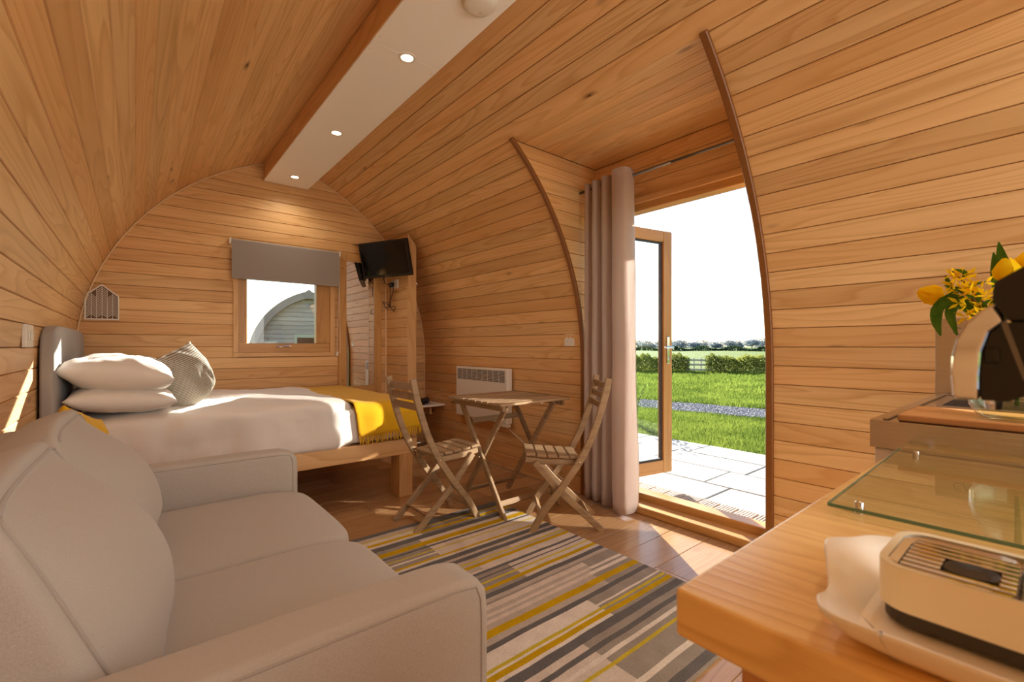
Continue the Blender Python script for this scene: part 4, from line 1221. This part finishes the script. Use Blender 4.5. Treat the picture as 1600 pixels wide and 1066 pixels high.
obj('splashback', box((KX1+.0005, KY0, SZ-.05), (KX1+.02, KY1+.005, 1.135), .002), M['steel'], mk)
ntc = tag(obj('notice_card', box((KX1-.006, .10, 1.055), (KX1-.0005+.0, .165, 1.115), 0), plain('paper_card', (214, 196, 172), .8), None, loc=(KX1-.003, .13, 1.085)), 'small printed card stuck on the steel splashback beneath the flowers', 'card')
bm = B()
for k, L in enumerate((.012, .022, .026)): add_box(bm, (KX1-.0068, .155-L, 1.062+.006*k), (KX1-.0061, .155, 1.065+.006*k))
ln = obj_split('print_line', bm, M['dark_slot'], ntc)
fc = bpy.data.curves.new('lettering', 'FONT'); fc.body = 'CA'; fc.size = .03; fc.extrude = .0004
fo = bpy.data.objects.new('lettering', fc); COL.objects.link(fo); fo.parent = mk
fo.location = Vector((KX1-.0004, .212, 1.085))-wloc(mk); fo.rotation_euler = (PI/2, 0, -PI/2); fc.materials.append(M['rod'])
bpy.context.view_layer.update()
fm = bpy.data.meshes.new_from_object(fo.evaluated_get(bpy.context.evaluated_depsgraph_get()))
fo2 = bpy.data.objects.new('lettering', fm); COL.objects.link(fo2); fo2.parent = mk; fo2.location = fo.location; fo2.rotation_euler = fo.rotation_euler
bpy.data.objects.remove(fo); fo2.name = 'lettering'

cb = tag(obj('chopping_board', box((1.145, -.32, SZ+.0002), (1.335, .205, SZ+.014), .003), M['chop'], None, loc=(1.24, -.05, SZ)), 'wooden chopping board laid across the front of the steel sink top', 'chopping board')

gb = thing('glass_board', 'clear glass worktop saver lying on the wooden worktop', 'glass board', (.87, .05, WZ))
q = Matrix.Rotation(math.radians(1.5), 4, 'Z')
bm = B(); add_box(bm, (-.225, -.30, .008), (.225, .135, .0125), .0012, 1, None)
bmesh.ops.transform(bm, matrix=q, verts=bm.verts); obj('glass_sheet', bm, M['board_glass'], gb, True)
bm = B()
for lo, hi in (((-.2262, -.30, .0082), (-.2252, .135, .0123)), ((-.225, .1352, .0082), (.225, .1362, .0123))): add_box(bm, lo, hi)
bmesh.ops.transform(bm, matrix=q, verts=bm.verts); obj_split('glass_edge', bm, M['glass_edge'], gb, True)
for (xx, yy) in ((-.2, .11), (.2, .11), (-.2, -.27), (.2, -.27)):
    bm = B(); add_lathe(bm, [(0, 0), (.0045, 0), (.0045, .0132), (.003, .0142), (0, .0145)], 14, (xx, yy, 0)); bmesh.ops.transform(bm, matrix=q, verts=bm.verts)
    obj('foot', bm, M['chrome'], gb, True, True)

# tray with a wavy, out-turned end
try_ = thing('serving_tray', 'cream tray with a scalloped end under the coffee machine', 'tray', (.44, -.1, WZ))
floor_pts = [(.374, -.42), (.374, .02), (.374, .066), (.380, .084), (.397, .092), (.42, .094), (.446, .0945), (.47, .094), (.495, .091), (.510, .083), (.518, .062), (.518, .0), (.518, -.42)]
rim_pts = [(.349, -.42), (.349, .02), (.348, .072), (.350, .098), (.371, .109), (.394, .109), (.424, .118), (.460, .128), (.492, .119), (.520, .106), (.534, .074), (.537, .0), (.537, -.42)]
rim_z = [.027, .027, .027, .027, .025, .023, .029, .034, .030, .028, .027, .027, .027]
NT_ = 72
fp = spline([(a_, b_, WZ+.004) for a_, b_ in floor_pts], NT_); rp = spline([(a_, b_, WZ+c_z) for (a_, b_), c_z in zip(rim_pts, rim_z)], NT_)
rows_ = []
for f_, r2_ in zip(fp, rp):
    out_ = Vector((r2_.x-f_.x, r2_.y-f_.y, 0)).normalized()
    pts_ = [f_+Vector((0, 0, 0)), f_+(r2_-f_)*.35+Vector((0, 0, -.003)), f_+(r2_-f_)*.75+Vector((0, 0, -.002)), r2_, r2_+out_*.0022+Vector((0, 0, -.0006)), r2_+out_*.0012+Vector((0, 0, -.004)),
            f_+(r2_-f_)*.55+out_*.003+Vector((0, 0, -.006)), Vector((f_.x, f_.y, WZ+.0004))+out_*.001]
    rows_.append(pts_)
bm = B(); vr = [[bm.verts.new(p_) for p_ in r2_] for r2_ in rows_]
for a_, b_ in zip(vr, vr[1:]):
    for j in range(7): bm.faces.new((a_[j], b_[j], b_[j+1], a_[j+1]))
bm.faces.new([bm.verts.new(r2_[0].co) for r2_ in vr]); bm.faces.new([bm.verts.new(r2_[7].co) for r2_ in vr][::-1])
bmesh.ops.recalc_face_normals(bm, faces=bm.faces)
obj('tray_body', bm, M['tray'], try_, smooth=True)

cm = thing('coffee_machine', 'cream and black pod coffee machine with chrome nose standing on the tray', 'coffee machine', (.455, -.02, WZ+.007))
def rrect(x0, x1, y0, y1, r, n=6):
    out = []
    for (cx_, cy_, a0) in ((x1-r, y1-r, 0), (x0+r, y1-r, 90), (x0+r, y0+r, 180), (x1-r, y0+r, 270)):
        for i in range(n+1):
            a = math.radians(a0+90*i/n); out.append((cx_+r*math.cos(a), cy_+r*math.sin(a)))
    return out
fz = lambda u, v, d: Vector((u, v, d))
MB0 = WZ+.0075
bx0, bx1, by0, by1 = .405, .497, -.16, .086
bm = B(); add_prism(bm, rrect(bx0+.003, bx1-.003, by0, by1-.003, .018), fz, MB0, MB0+.010); obj('plinth', bm, M['dark_plinth'], cm)
outl = rrect(bx0, bx1, by0, by1, .02); inl = rrect(bx0+.005, bx1-.005, .0155, by1-.005, .016)
bm = B(); zt0, zt1 = MB0+.0102, MB0+.040
add_prism(bm, outl, fz, zt0, zt1-.008)
n_ = len(outl)
# rim wall round the drip grille
ring = [bm.verts.new((a, b, zt1)) for a, b in outl]; ring2 = [bm.verts.new((a, b, zt1-.0005)) for a, b in rrect(bx0+.005, bx1-.005, by0+.005, by1-.005, .016)]
low = [bm.verts.new((a, b, zt1-.008)) for a, b in outl]; low2 = [bm.verts.new((a, b, zt1-.0079)) for a, b in rrect(bx0+.005, bx1-.005, by0+.005, by1-.005, .016)]
for i in range(n_):
    k = (i+1) % n_
    bm.faces.new((low[i], low[k], ring[k], ring[i])); bm.faces.new((ring[i], ring[k], ring2[k], ring2[i])); bm.faces.new((ring2[i], ring2[k], low2[k], low2[i]))
bmesh.ops.recalc_face_normals(bm, faces=bm.faces)
obj('drip_base', bm, M['cream'], cm)
bm = B()
r0 = rrect(bx0+.0052, bx1-.0052, .0157, by1-.0052, .0155); r1 = rrect(bx0+.010, bx1-.010, .0165, by1-.010, .012)
a_ = [bm.verts.new((p[0], p[1], zt1-.002)) for p in r0]; b_ = [bm.verts.new((p[0], p[1], zt1-.004)) for p in r1]
for i in range(len(a_)):
    k = (i+1) % len(a_); bm.faces.new((a_[i], a_[k], b_[k], b_[i]))
obj('chrome_rim', bm, M['chrome'], cm, smooth=True)
bm = B(); add_prism(bm, rrect(bx0+.0058, bx1-.0058, .0165, by1-.0058, .014), fz, zt1-.0079, zt1-.0076); obj('drip_well', bm, M['black'], cm)
ng = 8
for k in range(ng):
    xx = bx0+.014+k*(bx1-bx0-.028)/(ng-1)
    spans = [(.0175, by1-.0105)]
    if abs(xx-.4475) < .012: spans = [(.0175, .0265), (.0545, by1-.0105)]
    for (ya, yb) in spans:
        obj('grille_bar', box((xx-.0027, ya, zt1-.0070), (xx+.0027, yb, zt1-.0032), .0010, 2), M['chrome'], cm, smooth=False)
bm = B(); r0 = rrect(.433, .461, .026, .054, .012); r1 = rrect(.4375, .4565, .0305, .0495, .009)
a_ = [bm.verts.new((p[0], p[1], zt1-.0036)) for p in r0]; b_ = [bm.verts.new((p[0], p[1], zt1-.0058)) for p in r1]
for i in range(len(a_)):
    k = (i+1) % len(a_); bm.faces.new((a_[i], a_[k], b_[k], b_[i]))
bm.faces.new(b_); obj('cup_spot', bm, M['dark_plinth'], cm)
# tall body behind the drip tray, then the overhanging head
bm = box((bx0+.002, -.16, zt1+.0003), (bx1-.002, .0135, 1.02), .006); obj('body', bm, M['black'], cm)
fy = lambda u, v, d: Vector((d, u, v))
nose_o = [(.0475, 1.0145), (.0485, 1.030), (.0480, 1.043), (.0455, 1.055), (.0405, 1.066), (.034, 1.0735), (.027, 1.0775)]
nose_i = [(.0235, 1.0655), (.030, 1.059), (.0335, 1.046), (.0345, 1.030), (.0345, 1.0145)]
bm = B(); add_prism(bm, nose_o+nose_i, fy, .424, .486); bmesh.ops.recalc_face_normals(bm, faces=bm.faces)
bmesh.ops.bevel(bm, geom=[e for e in bm.edges if len(e.link_faces) == 2 and e.calc_face_angle(0) > 1.2], offset=.0022, segments=3, affect='EDGES', profile=.5); obj('chrome_nose', bm, M['chrome'], cm)
bm = B(); add_prism(bm, [(.034, 1.0145), (.0341, 1.030), (.033, 1.046), (.0295, 1.0585), (.023, 1.065), (-.16, 1.066), (-.16, 1.0205), (.012, 1.0205), (.022, 1.0145)], fy, .428, .482)
bmesh.ops.recalc_face_normals(bm, faces=bm.faces); obj('head', bm, M['black'], cm)
bm = B(); add_prism(bm, [(.0285, 1.0785), (.0275, 1.0905), (.016, 1.0985), (-.05, 1.128), (-.16, 1.14), (-.16, 1.0665), (.022, 1.0665)], fy, .420, .490)
bmesh.ops.recalc_face_normals(bm, faces=bm.faces); obj('lid', bm, M['black'], cm)
bm = B(); add_prism(bm, [(.0255, 1.066), (.0225, 1.066), (.0135, 1.030), (.0155, 1.0285)], fy, .4265, .4278); obj('trim_strip', bm, M['rod'], cm)
obj('button', box((.4255, .0255, 1.039), (.4278, .0325, 1.049), .001), M['black_gloss'], cm)
bm = B(); add_lathe(bm, [(.004, 0), (.005, .006), (.007, .0075)], 16, (.452, .030, 1.007)); obj('spout', bm, M['chrome'], cm, smooth=True)

# vase with tulips and forsythia standing on the chopping board
VX, VY, VZ = 1.215, .052, SZ+.0145
vs_ = thing('flower_vase', 'round clear glass vase on the chopping board behind the coffee machine', 'vase', (VX, VY, VZ))
bm = B(); add_lathe(bm, [(0, 0), (.035, .0), (.052, .006), (.062, .025), (.063, .045), (.056, .07), (.042, .095), (.036, .115), (.040, .13)], 36, (VX, VY, VZ))
obj('glass_body', bm, M['vase_glass'], vs_, smooth=True)
bm = B(); add_lathe(bm, [(0, .003), (.045, .005), (.058, .025), (.059, .045), (.053, .066), (0, .067)], 32, (VX, VY, VZ)); obj('water', bm, glass('water', (.94, .97, .88), .8), vs_, smooth=True)
NECK = Vector((VX, VY, VZ+.125))
def add_tulip(bm, c, d, L=.05, r=.017):
    d = Vector(d).normalized(); u = d.orthogonal().normalized(); v = d.cross(u)
    for k in range(6):
        a = 2*PI*k/6+(.3 if k % 2 else 0); e = u*math.cos(a)+v*math.sin(a); s_ = d.cross(e)
        rows = [(0, .004, .004), (.25, r*1.0, r*.55), (.55, r*1.05, r*.7), (.85, r*.62, r*.4), (1.0, r*.30, .001)]
        prev = None
        for (h, rr_, wd) in rows:
            p = Vector(c)+d*L*h
            cur = [bm.verts.new(p+e*rr_*.85-s_*wd), bm.verts.new(p+e*rr_*1.08), bm.verts.new(p+e*rr_*.85+s_*wd)]
            if prev:
                bm.faces.new((prev[0], prev[1], cur[1], cur[0])); bm.faces.new((prev[1], prev[2], cur[2], cur[1]))
            prev = cur
def add_leaf(bm, pts, wd, nrm):
    pts = spline(pts, 12); prev = None; nrm = Vector(nrm).normalized()
    for i, p in enumerate(pts):
        t_ = i/12; d = (pts[min(i+1, 12)]-pts[max(0, i-1)]).normalized(); s_ = d.cross(nrm).normalized()
        w2 = wd*max(.04, math.sin(PI*min(1, t_*.9+.08)))**.8
        cur = [bm.verts.new(p-s_*w2), bm.verts.new(p-nrm*w2*.35), bm.verts.new(p+s_*w2)]
        if prev:
            bm.faces.new((prev[0], prev[1], cur[1], cur[0])); bm.faces.new((prev[1], prev[2], cur[2], cur[1]))
        prev = cur
vdir = Vector((-1, 0, 0))
tul = [('yellow tulip at the left of the vase, lying sideways', Vector((1.235, .150, 1.145)), Vector((-.1, .8, .36)), .042),
       ('yellow tulip upright at the right of the vase, beside tall leaves', Vector((1.235, .0635, 1.166)), Vector((0, .05, 1)), .046),
       ('yellow tulip at the right edge, half cut off by the coffee machine', Vector((1.25, .044, 1.18)), Vector((0, -.2, .9)), .046)]
for lb, c, d, L in tul:
    f_ = thing('tulip', lb, 'flower', c)
    bm = B(); add_tulip(bm, c, d, L, .018); obj('bloom', bm, M['yellow_petal'], f_, smooth=True)
    bm = B(); add_tube(bm, spline([NECK-Vector((0, 0, .10)), NECK+Vector((0, 0, .005)), (NECK+c)/2+Vector((0, 0, .03)), c], 14), .0028, 6); obj('stem', bm, M['green_leaf'], f_, smooth=True)
    bm = B()
    if L < .045:
        add_leaf(bm, [NECK, Vector((1.21, .125, 1.138)), Vector((1.21, .153, 1.128)), Vector((1.205, .157, 1.10)), Vector((1.20, .150, 1.07))], .011, (-1, .2, .4))
        add_leaf(bm, [NECK, Vector((1.20, .115, 1.125)), Vector((1.195, .136, 1.115)), Vector((1.19, .126, 1.07))], .010, (-1, .2, .2))
        add_leaf(bm, [Vector((1.23, .125, 1.135)), Vector((1.23, .138, 1.16)), Vector((1.23, .147, 1.19))], .006, (-1, 0, 0))
    elif d.y > 0:
        add_leaf(bm, [NECK, Vector((1.235, .074, 1.16)), Vector((1.235, .082, 1.225))], .010, (-1, .1, 0))
        add_leaf(bm, [NECK, Vector((1.245, .068, 1.18)), Vector((1.245, .076, 1.245))], .010, (-1, .1, 0))
    else:
        add_leaf(bm, [NECK, Vector((1.24, .045, 1.18)), Vector((1.23, .035, 1.20))], .009, (-1, .1, .3))
    obj('leaf', bm, M['green_leaf'], f_, smooth=True)
r_ = random.Random(11)
sprays = [('forsythia sprig standing highest in the vase', Vector((1.225, .136, 1.196)), 12), ('thick forsythia sprig in the middle of the bouquet', Vector((1.215, .128, 1.160)), 34), ('forsythia sprig low at the front of the bouquet', Vector((1.205, .108, 1.140)), 32)]
for lb, tip, nf in sprays:
    f_ = thing('forsythia_sprig', lb, 'flower', tip, 0, 'forsythia sprigs in the vase')
    path = spline([NECK-Vector((0, 0, .09)), NECK, (NECK+tip)/2+Vector((-.005, .0, .012)), tip], 20)
    bm = B(); add_tube(bm, path, .0018, 5); obj('stem', bm, M['stem'], f_, smooth=True)
    bm = B()
    for k in range(nf):
        p = path[int(r_.uniform(10, 20))]+Vector((r_.gauss(0, .010), r_.gauss(0, .013), r_.gauss(0, .010))) if nf > 12 else path[r_.choice([18, 19, 20])]+Vector((r_.gauss(0, .006), r_.gauss(0, .012), r_.gauss(0, .006)))
        d = Vector((r_.gauss(-.5, .6), r_.gauss(0, .8), r_.gauss(.3, .6))).normalized(); u = d.orthogonal().normalized(); v = d.cross(u)
        for q_ in range(4):
            a = q_*PI/2+r_.uniform(-.2, .2); e = u*math.cos(a)+v*math.sin(a); s_ = d.cross(e)
            b0 = p; b1 = p+e*.008+d*.005; b2 = p+e*.017+d*.010
            vs2 = [bm.verts.new(b0), bm.verts.new(b1-s_*.0032), bm.verts.new(b2), bm.verts.new(b1+s_*.0032)]
            bm.faces.new(vs2)
    o = obj('blossom', bm, M['yellow_petal'], f_); o['kind'] = 'stuff'
    bm = B()
    for k in range(3):
        p = path[12+k*3]; add_leaf(bm, [p, p+Vector((-.006, r_.uniform(-.012, .018), .012)), p+Vector((-.012, r_.uniform(-.02, .03), .02))], .004, (-1, .2, .3))
    obj('leaf', bm, M['green_leaf'], f_, smooth=True)

# ------------------------------------------------------------------ outdoors
def quad_ground(nme, pts, z_, mat):
    bm = B(); bm.faces.new([bm.verts.new((a, b, z_)) for a, b in pts])
    return struct(nme, bm, mat)
bm = B()
for (x0, x1, y0, y1) in ((-900, 900, 4.6, 900), (2.62, 900, -300, 4.6), (-900, 2.62, -300, -1.8), (-900, -.5, -1.8, 4.6)):
    bm.faces.new([bm.verts.new(c) for c in ((x0, y0, -.11), (x1, y0, -.11), (x1, y1, -.11), (x0, y1, -.11))])
ground = struct('ground', bm, M['grass_ground'])

patio = struct('patio', box((2.60, -1.5, -.109), (4.91, 6.5, -.072)), M['joint'])
r_ = random.Random(21); x = 3.115
for wd in (.43, .46, .44, .455):
    y = -1.5+r_.uniform(-.3, 0)
    while y < 6.3:
        L = r_.choice([.44, .60, .75, .88]); L = min(L, 6.5-y)
        if L > .1:
            bm = B(); dz = r_.uniform(-.002, .003)
            add_box(bm, (0, 0, -.03), (wd-.012, L-.012, 0), .006, 2)
            for v_ in bm.verts:
                v_.co.x += r_.uniform(-.002, .002); v_.co.y += r_.uniform(-.002, .002)
            me = bpy.data.meshes.new('paver'); bm.to_mesh(me); bm.free(); me.materials.append(M['paver'])
            o = bpy.data.objects.new('paver', me); COL.objects.link(o); o.parent = patio; o.location = (x, y, -.047+dz)
        y += L
    x += wd
deckm = None
deck = struct('deck', box((2.655, -.4, -.0718), (3.105, 3.2, -.058)), M['dark_slot'])
g_t = B(); DW = .118
add_box(g_t, (0, 0, 0), (.45, DW, .018))
for k in range(6): add_box(g_t, (0, .004+k*.019, .0182), (.45, .004+k*.019+.013, .027), .002, 1)
dm = bpy.data.meshes.new('deck_board'); g_t.to_mesh(dm); g_t.free(); dm.materials.append(M['deck'])
y = -.38
while y < 3.1:
    o = bpy.data.objects.new('deck_board', dm); COL.objects.link(o); o.parent = deck; o.location = (2.655, y, -.0578); y += DW+.007

import numpy as np
rng = np.random.default_rng(4)
def tri_mesh(nme, V_, F_, mat, label, cat, kind='stuff'):
    me = bpy.data.meshes.new(nme)
    me.vertices.add(len(V_)); me.vertices.foreach_set('co', np.asarray(V_, dtype=np.float32).ravel())
    n_ = len(F_); k = F_.shape[1]
    me.loops.add(n_*k); me.polygons.add(n_)
    me.loops.foreach_set('vertex_index', F_.ravel().astype(np.int32))
    me.polygons.foreach_set('loop_start', np.arange(0, n_*k, k, dtype=np.int32))
    me.polygons.foreach_set('loop_total', np.full(n_, k, dtype=np.int32))
    me.update(); me.validate(); me.materials.append(mat)
    o = bpy.data.objects.new(nme, me); COL.objects.link(o)
    if kind: o['kind'] = kind
    return tag(o, label, cat)
def gravel_x(y): return 7.34-.2035*(y-4.43), 8.36-.17*(y-5.06)
def blades(n_, x0, x1, y0, y1, hmin, hmax, wd, keep):
    x = rng.uniform(x0, x1, n_); y = rng.uniform(y0, y1, n_)
    m = keep(x, y); x, y = x[m], y[m]; n_ = len(x)
    h = rng.uniform(hmin, hmax, n_); a = rng.uniform(0, 2*PI, n_); lean = rng.normal(0, .35, (n_, 2))*h[:, None]
    b = np.stack([x, y, np.full(n_, -.115)], 1)
    dx = np.stack([np.cos(a), np.sin(a), np.zeros(n_)], 1)*wd*rng.uniform(.6, 1.3, n_)[:, None]
    tip = b+np.stack([lean[:, 0], lean[:, 1], h], 1)
    V_ = np.stack([b-dx, b+dx, tip], 1).reshape(-1, 3)
    return V_
near = lambda x, y: (x > 4.92) & (x < gravel_x(y)[0]-.02+.06*np.sin(y*7)) & (y/x < .80) & (y/x > .30)
far = lambda x, y: (x > gravel_x(y)[1]+.03*np.sin(y*6)) & (y/x < .80) & (y/x > .30) & (x < 19.5)
Vn = blades(90000, 4.9, 8.0, 1.4, 6.5, .03, .075, .0045, near)
Vf1 = blades(60000, 7.7, 12, 2.2, 9.6, .05, .12, .009, far)
Vf2 = blades(60000, 11, 19.5, 3.3, 15.6, .06, .16, .017, far)
for nme, V_, lb in (('lawn_grass', Vn, 'short bright grass between the patio and the gravel path'), ('field_grass', np.concatenate([Vf1, Vf2]), 'longer tufted grass of the field beyond the gravel path')):
    tri_mesh(nme, V_, np.arange(len(V_)).reshape(-1, 3), M['grass'], lb, 'grass')
# gravel path: loose chippings
n_ = 9000
y = rng.uniform(1.7, 7.0, n_); gx0, gx1 = gravel_x(y); x = gx0+(gx1-gx0)*rng.uniform(-.02, 1.02, n_)
oct_v = np.array([(1, 0, 0), (-1, 0, 0), (0, 1, 0), (0, -1, 0), (0, 0, 1), (0, 0, -1)], float); oct_f = np.array([(0, 2, 4), (2, 1, 4), (1, 3, 4), (3, 0, 4), (2, 0, 5), (1, 2, 5), (3, 1, 5), (0, 3, 5)])
sc = rng.uniform(.012, .030, (n_, 1, 3)); aa = rng.uniform(0, 2*PI, n_)
v0 = oct_v[None]*sc*np.array([1.2, 1.0, .7]); ca, sa = np.cos(aa)[:, None], np.sin(aa)[:, None]
vx = v0[..., 0]*ca-v0[..., 1]*sa; vy = v0[..., 0]*sa+v0[..., 1]*ca
V_ = np.stack([vx+x[:, None], vy+y[:, None], v0[..., 2]-.095+rng.uniform(0, .02, (n_, 1))], 2).reshape(-1, 3)
F_ = (oct_f[None]+(np.arange(n_)*6)[:, None, None]).reshape(-1, 3)
tri_mesh('gravel', V_, F_, M['stone'], 'grey gravel path crossing the grass outside', 'gravel')
bm = B(); ys = [1.0, 3.0, 5.0, 7.0]
bm.faces.new([bm.verts.new((gravel_x(y_)[0], y_, -.102)) for y_ in ys]+[bm.verts.new((gravel_x(y_)[1], y_, -.102)) for y_ in ys[::-1]])
struct('path', bm, plain('gravel_bed', (120, 118, 120), .95, grain=.3))

def leaf_cloud(nme, pts, size, mat, label, cat, kind=None, group=None):
    """Leaves as small quads at pts."""
    n_ = len(pts); d = rng.normal(size=(n_, 3)); d /= np.linalg.norm(d, axis=1)[:, None]
    u = np.cross(d, rng.normal(size=(n_, 3))); u /= np.linalg.norm(u, axis=1)[:, None]; v = np.cross(d, u)
    s = size*rng.uniform(.6, 1.3, (n_, 1)); P_ = np.asarray(pts)
    V_ = np.stack([P_-u*s, P_-v*s*.55, P_+u*s, P_+v*s*.55], 1).reshape(-1, 3)
    o = tri_mesh(nme, V_, np.arange(n_*4).reshape(-1, 4), mat, label, cat, kind)
    if group: o['group'] = group
    return o
ha, hb = np.array([16.2, 13.4]), np.array([21.2, 6.2])
def hedge_pts(t0, t1, n_, hgt, dep, base=0):
    t_ = rng.uniform(t0, t1, n_); c = ha+(hb-ha)*t_[:, None]; dirn = (hb-ha)/np.linalg.norm(hb-ha); nr = np.array([dirn[1], -dirn[0]])
    off = rng.normal(0, dep, n_); top = hgt*(.86+.07*np.sin(t_*37)+.06*np.sin(t_*83+1)+.05*np.sin(t_*211))
    zz = base+top*rng.uniform(0, 1, n_)**.8
    p = c+nr[None]*off[:, None]
    return np.stack([p[:, 0], p[:, 1], zz-.11], 1)
leaf_cloud('hedge', hedge_pts(0, .437, 16000, .86, .22), .035, M['hedge'], 'clipped hedge at the field edge, left of the pale gate', 'hedge', 'stuff')
leaf_cloud('hedge', hedge_pts(.513, 1, 17000, .84, .22), .035, M['hedge'], 'clipped hedge at the field edge, right of the pale gate', 'hedge', 'stuff')
hd = ha+(hb-ha)*.475
gt = thing('field_gate', 'pale wooden gate standing in the gap of the hedge', 'gate', (hd[0], hd[1], -.11))
dirn = Vector(((hb-ha)[0], (hb-ha)[1], 0)).normalized(); g0 = Vector((hd[0], hd[1], -.11))
for k in range(4):
    p0 = g0+dirn*(-.42+.28*k); bm = B(); add_bar(bm, p0, p0+Vector((0, 0, .66)), .07, .05, dirn, .005); obj('post', bm, M['pale_wood'], gt)
for zz in (.15, .36, .56):
    bm = B(); add_bar(bm, g0-dirn*.5+Vector((0, 0, zz)), g0+dirn*.5+Vector((0, 0, zz)), .03, .08, (0, 0, 1), .005); obj('rail', bm, M['pale_wood'], gt)
# shrub just outside, seen through the glass of the leaf
sb = thing('young_shrub', 'thin young shrub outside, seen through the glass door leaf', 'shrub', (5.64, 4.0, -.11))
bm = B(); pts_l = []; r_ = random.Random(9)
for k in range(14):
    a = r_.uniform(0, 2*PI); rr_ = r_.uniform(.06, .26); hh = r_.uniform(.4, .72)
    path = spline([(5.64, 4.0, -.11), (5.64+.4*rr_*math.cos(a), 4.0+.4*rr_*math.sin(a), hh*.5), (5.64+rr_*math.cos(a), 4.0+rr_*math.sin(a), hh)], 10)
    add_tube(bm, path, .0028, 5)
    for i in range(3, 11):
        for q_ in range(5): pts_l.append(path[i]+Vector((r_.gauss(0, .03), r_.gauss(0, .03), r_.gauss(0, .03))))
obj('stem', bm, M['stem'], sb)
o = leaf_cloud('foliage', [tuple(p-Vector((5.64, 4.0, -.11))) for p in pts_l], .018, M['bush'], 'x', 'x', 'stuff'); del o['label']; del o['category']; o.parent = sb

# far field line and trees on the horizon
far_h = []
t_ = rng.uniform(0, 1, 5000); ang_ = np.radians(14+46*t_); R_ = 118+6*np.sin(t_*30)
far_h = np.stack([R_*np.cos(ang_), R_*np.sin(ang_), rng.uniform(-.1, 1.0, 5000)*(.7+.4*np.sin(t_*90))], 1)
leaf_cloud('far_hedge', far_h, .35, leafy('far_hedge_leaf', (92, 108, 78), (74, 90, 70), .3, .2), 'dark thin hedge line far across the field', 'hedge', 'stuff')
r_ = random.Random(31); k = 0; a = 37.4
ordn = 'first second third fourth fifth sixth seventh eighth ninth tenth eleventh twelfth thirteenth fourteenth fifteenth sixteenth seventeenth eighteenth nineteenth twentieth'.split()
while a > 19.5 and k < 20:
    ar = math.radians(a); R0 = 315+(k % 3)*32; cx_, cy_ = R0*math.cos(ar), R0*math.sin(ar)
    hh = r_.uniform(4.5, 8.5); ww = r_.uniform(12, 19); n_ = 1900
    d = rng.normal(size=(n_, 3)); d /= np.linalg.norm(d, axis=1)[:, None]; d *= rng.uniform(.3, 1, (n_, 1))**.45
    lob = np.array([[r_.uniform(-.35, .35), r_.uniform(.12, .6), r_.uniform(.26, .5)] for _ in range(7)]); li = rng.integers(0, 7, n_)
    px_, pz_, pr_ = lob[li, 0]*ww, lob[li, 1]*hh, lob[li, 2]
    P_ = np.stack([px_+d[:, 0]*ww*pr_*.8, d[:, 1]*ww*.25, np.maximum(.1, pz_+d[:, 2]*hh*pr_*.8)], 1)
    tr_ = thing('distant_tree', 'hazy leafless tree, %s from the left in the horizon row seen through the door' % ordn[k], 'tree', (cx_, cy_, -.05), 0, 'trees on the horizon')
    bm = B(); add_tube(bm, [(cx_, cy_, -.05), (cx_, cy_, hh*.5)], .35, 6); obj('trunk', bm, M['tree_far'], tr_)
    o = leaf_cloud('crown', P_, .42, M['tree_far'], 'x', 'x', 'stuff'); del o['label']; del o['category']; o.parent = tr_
    a -= r_.uniform(.95, 1.35); k += 1

# neighbouring pod seen through the end window
NX, NY, NR, NB0 = 4.42, 15.9, 1.20, .5
pod = thing('camping_pod', 'grey weathered timber pod with an arched roof outside the end window', 'building', (NX, NY, -.11))
def pw(s):
    x, z_, th = prof(s); return x*NR, z_*NR-NB0, th
arc = [pw(.38+(S_APEX-.38)*i/40) for i in range(41)]
outer = [(NX+x, z_) for x, z_, _ in arc]+[(NX-x, z_) for x, z_, _ in arc[::-1]]
bm = B(); add_prism(bm, outer, f3, NY+.2, NY+4.2); bmesh.ops.recalc_face_normals(bm, faces=bm.faces); obj('body', bm, M['barge'], pod)
bm = B()
for sd in (-1, 1):
    pts_o = [(NX+sd*(x+.12*math.cos(th)), z_+.12*math.sin(th)) for x, z_, th in arc]; pts_i = [(NX+sd*(x-.10*math.cos(th)), z_-.10*math.sin(th)) for x, z_, th in arc]
    pts_o[-1] = (NX, pts_o[-1][1]+.06); pts_i[-1] = (NX, pts_i[-1][1]-.04)
    for i in range(40):
        add_prism(bm, [pts_i[i], pts_o[i], pts_o[i+1], pts_i[i+1]], f3, NY-.02, NY+4.2)
bmesh.ops.recalc_face_normals(bm, faces=bm.faces); obj('roof_edge', bm, M['barge'], pod)
z_ = .5
while z_ < 3.12:
    h0, h1 = halfw(z_/NR)*NR, halfw((z_+.125)/NR)*NR
    if h1 > .05:
        me = board_mesh(-h0, h0, -h1, h1, .125).copy(); me.materials.clear(); me.materials.append(M['grey_boards'])
        b_ = bpy.data.objects.new('board', me); COL.objects.link(b_); b_.parent = pod
        b_.matrix_local = Matrix(((1, 0, 0, 0), (0, 0, -1, .185), (0, 1, 0, z_+.11-NB0), (0, 0, 0, 1)))
    z_ += .145
bm = B(); add_lathe(bm, [(0, .02), (.055, .02), (.06, 0)], 20, (NX-.03, NY+.19, 2.42), (0, -1, 0)); obj('vent', bm, M['rod'], pod)
for lo, hi in (((NX-.45, NY+.165, 1.33), (NX+.55, NY+.194, 1.44)), ((NX-.45, NY+.165, .4), (NX-.36, NY+.194, 1.329)), ((NX+.46, NY+.165, .4), (NX+.55, NY+.194, 1.329))):
    obj('window_frame', box(lo, hi, .004), M['pale_wood'], pod)
obj('window_pane', box((NX-.36, NY+.17, .42), (NX+.46, NY+.18, 1.329)), M['black_gloss'], pod)
pod.rotation_euler = (0, 0, math.radians(-17))
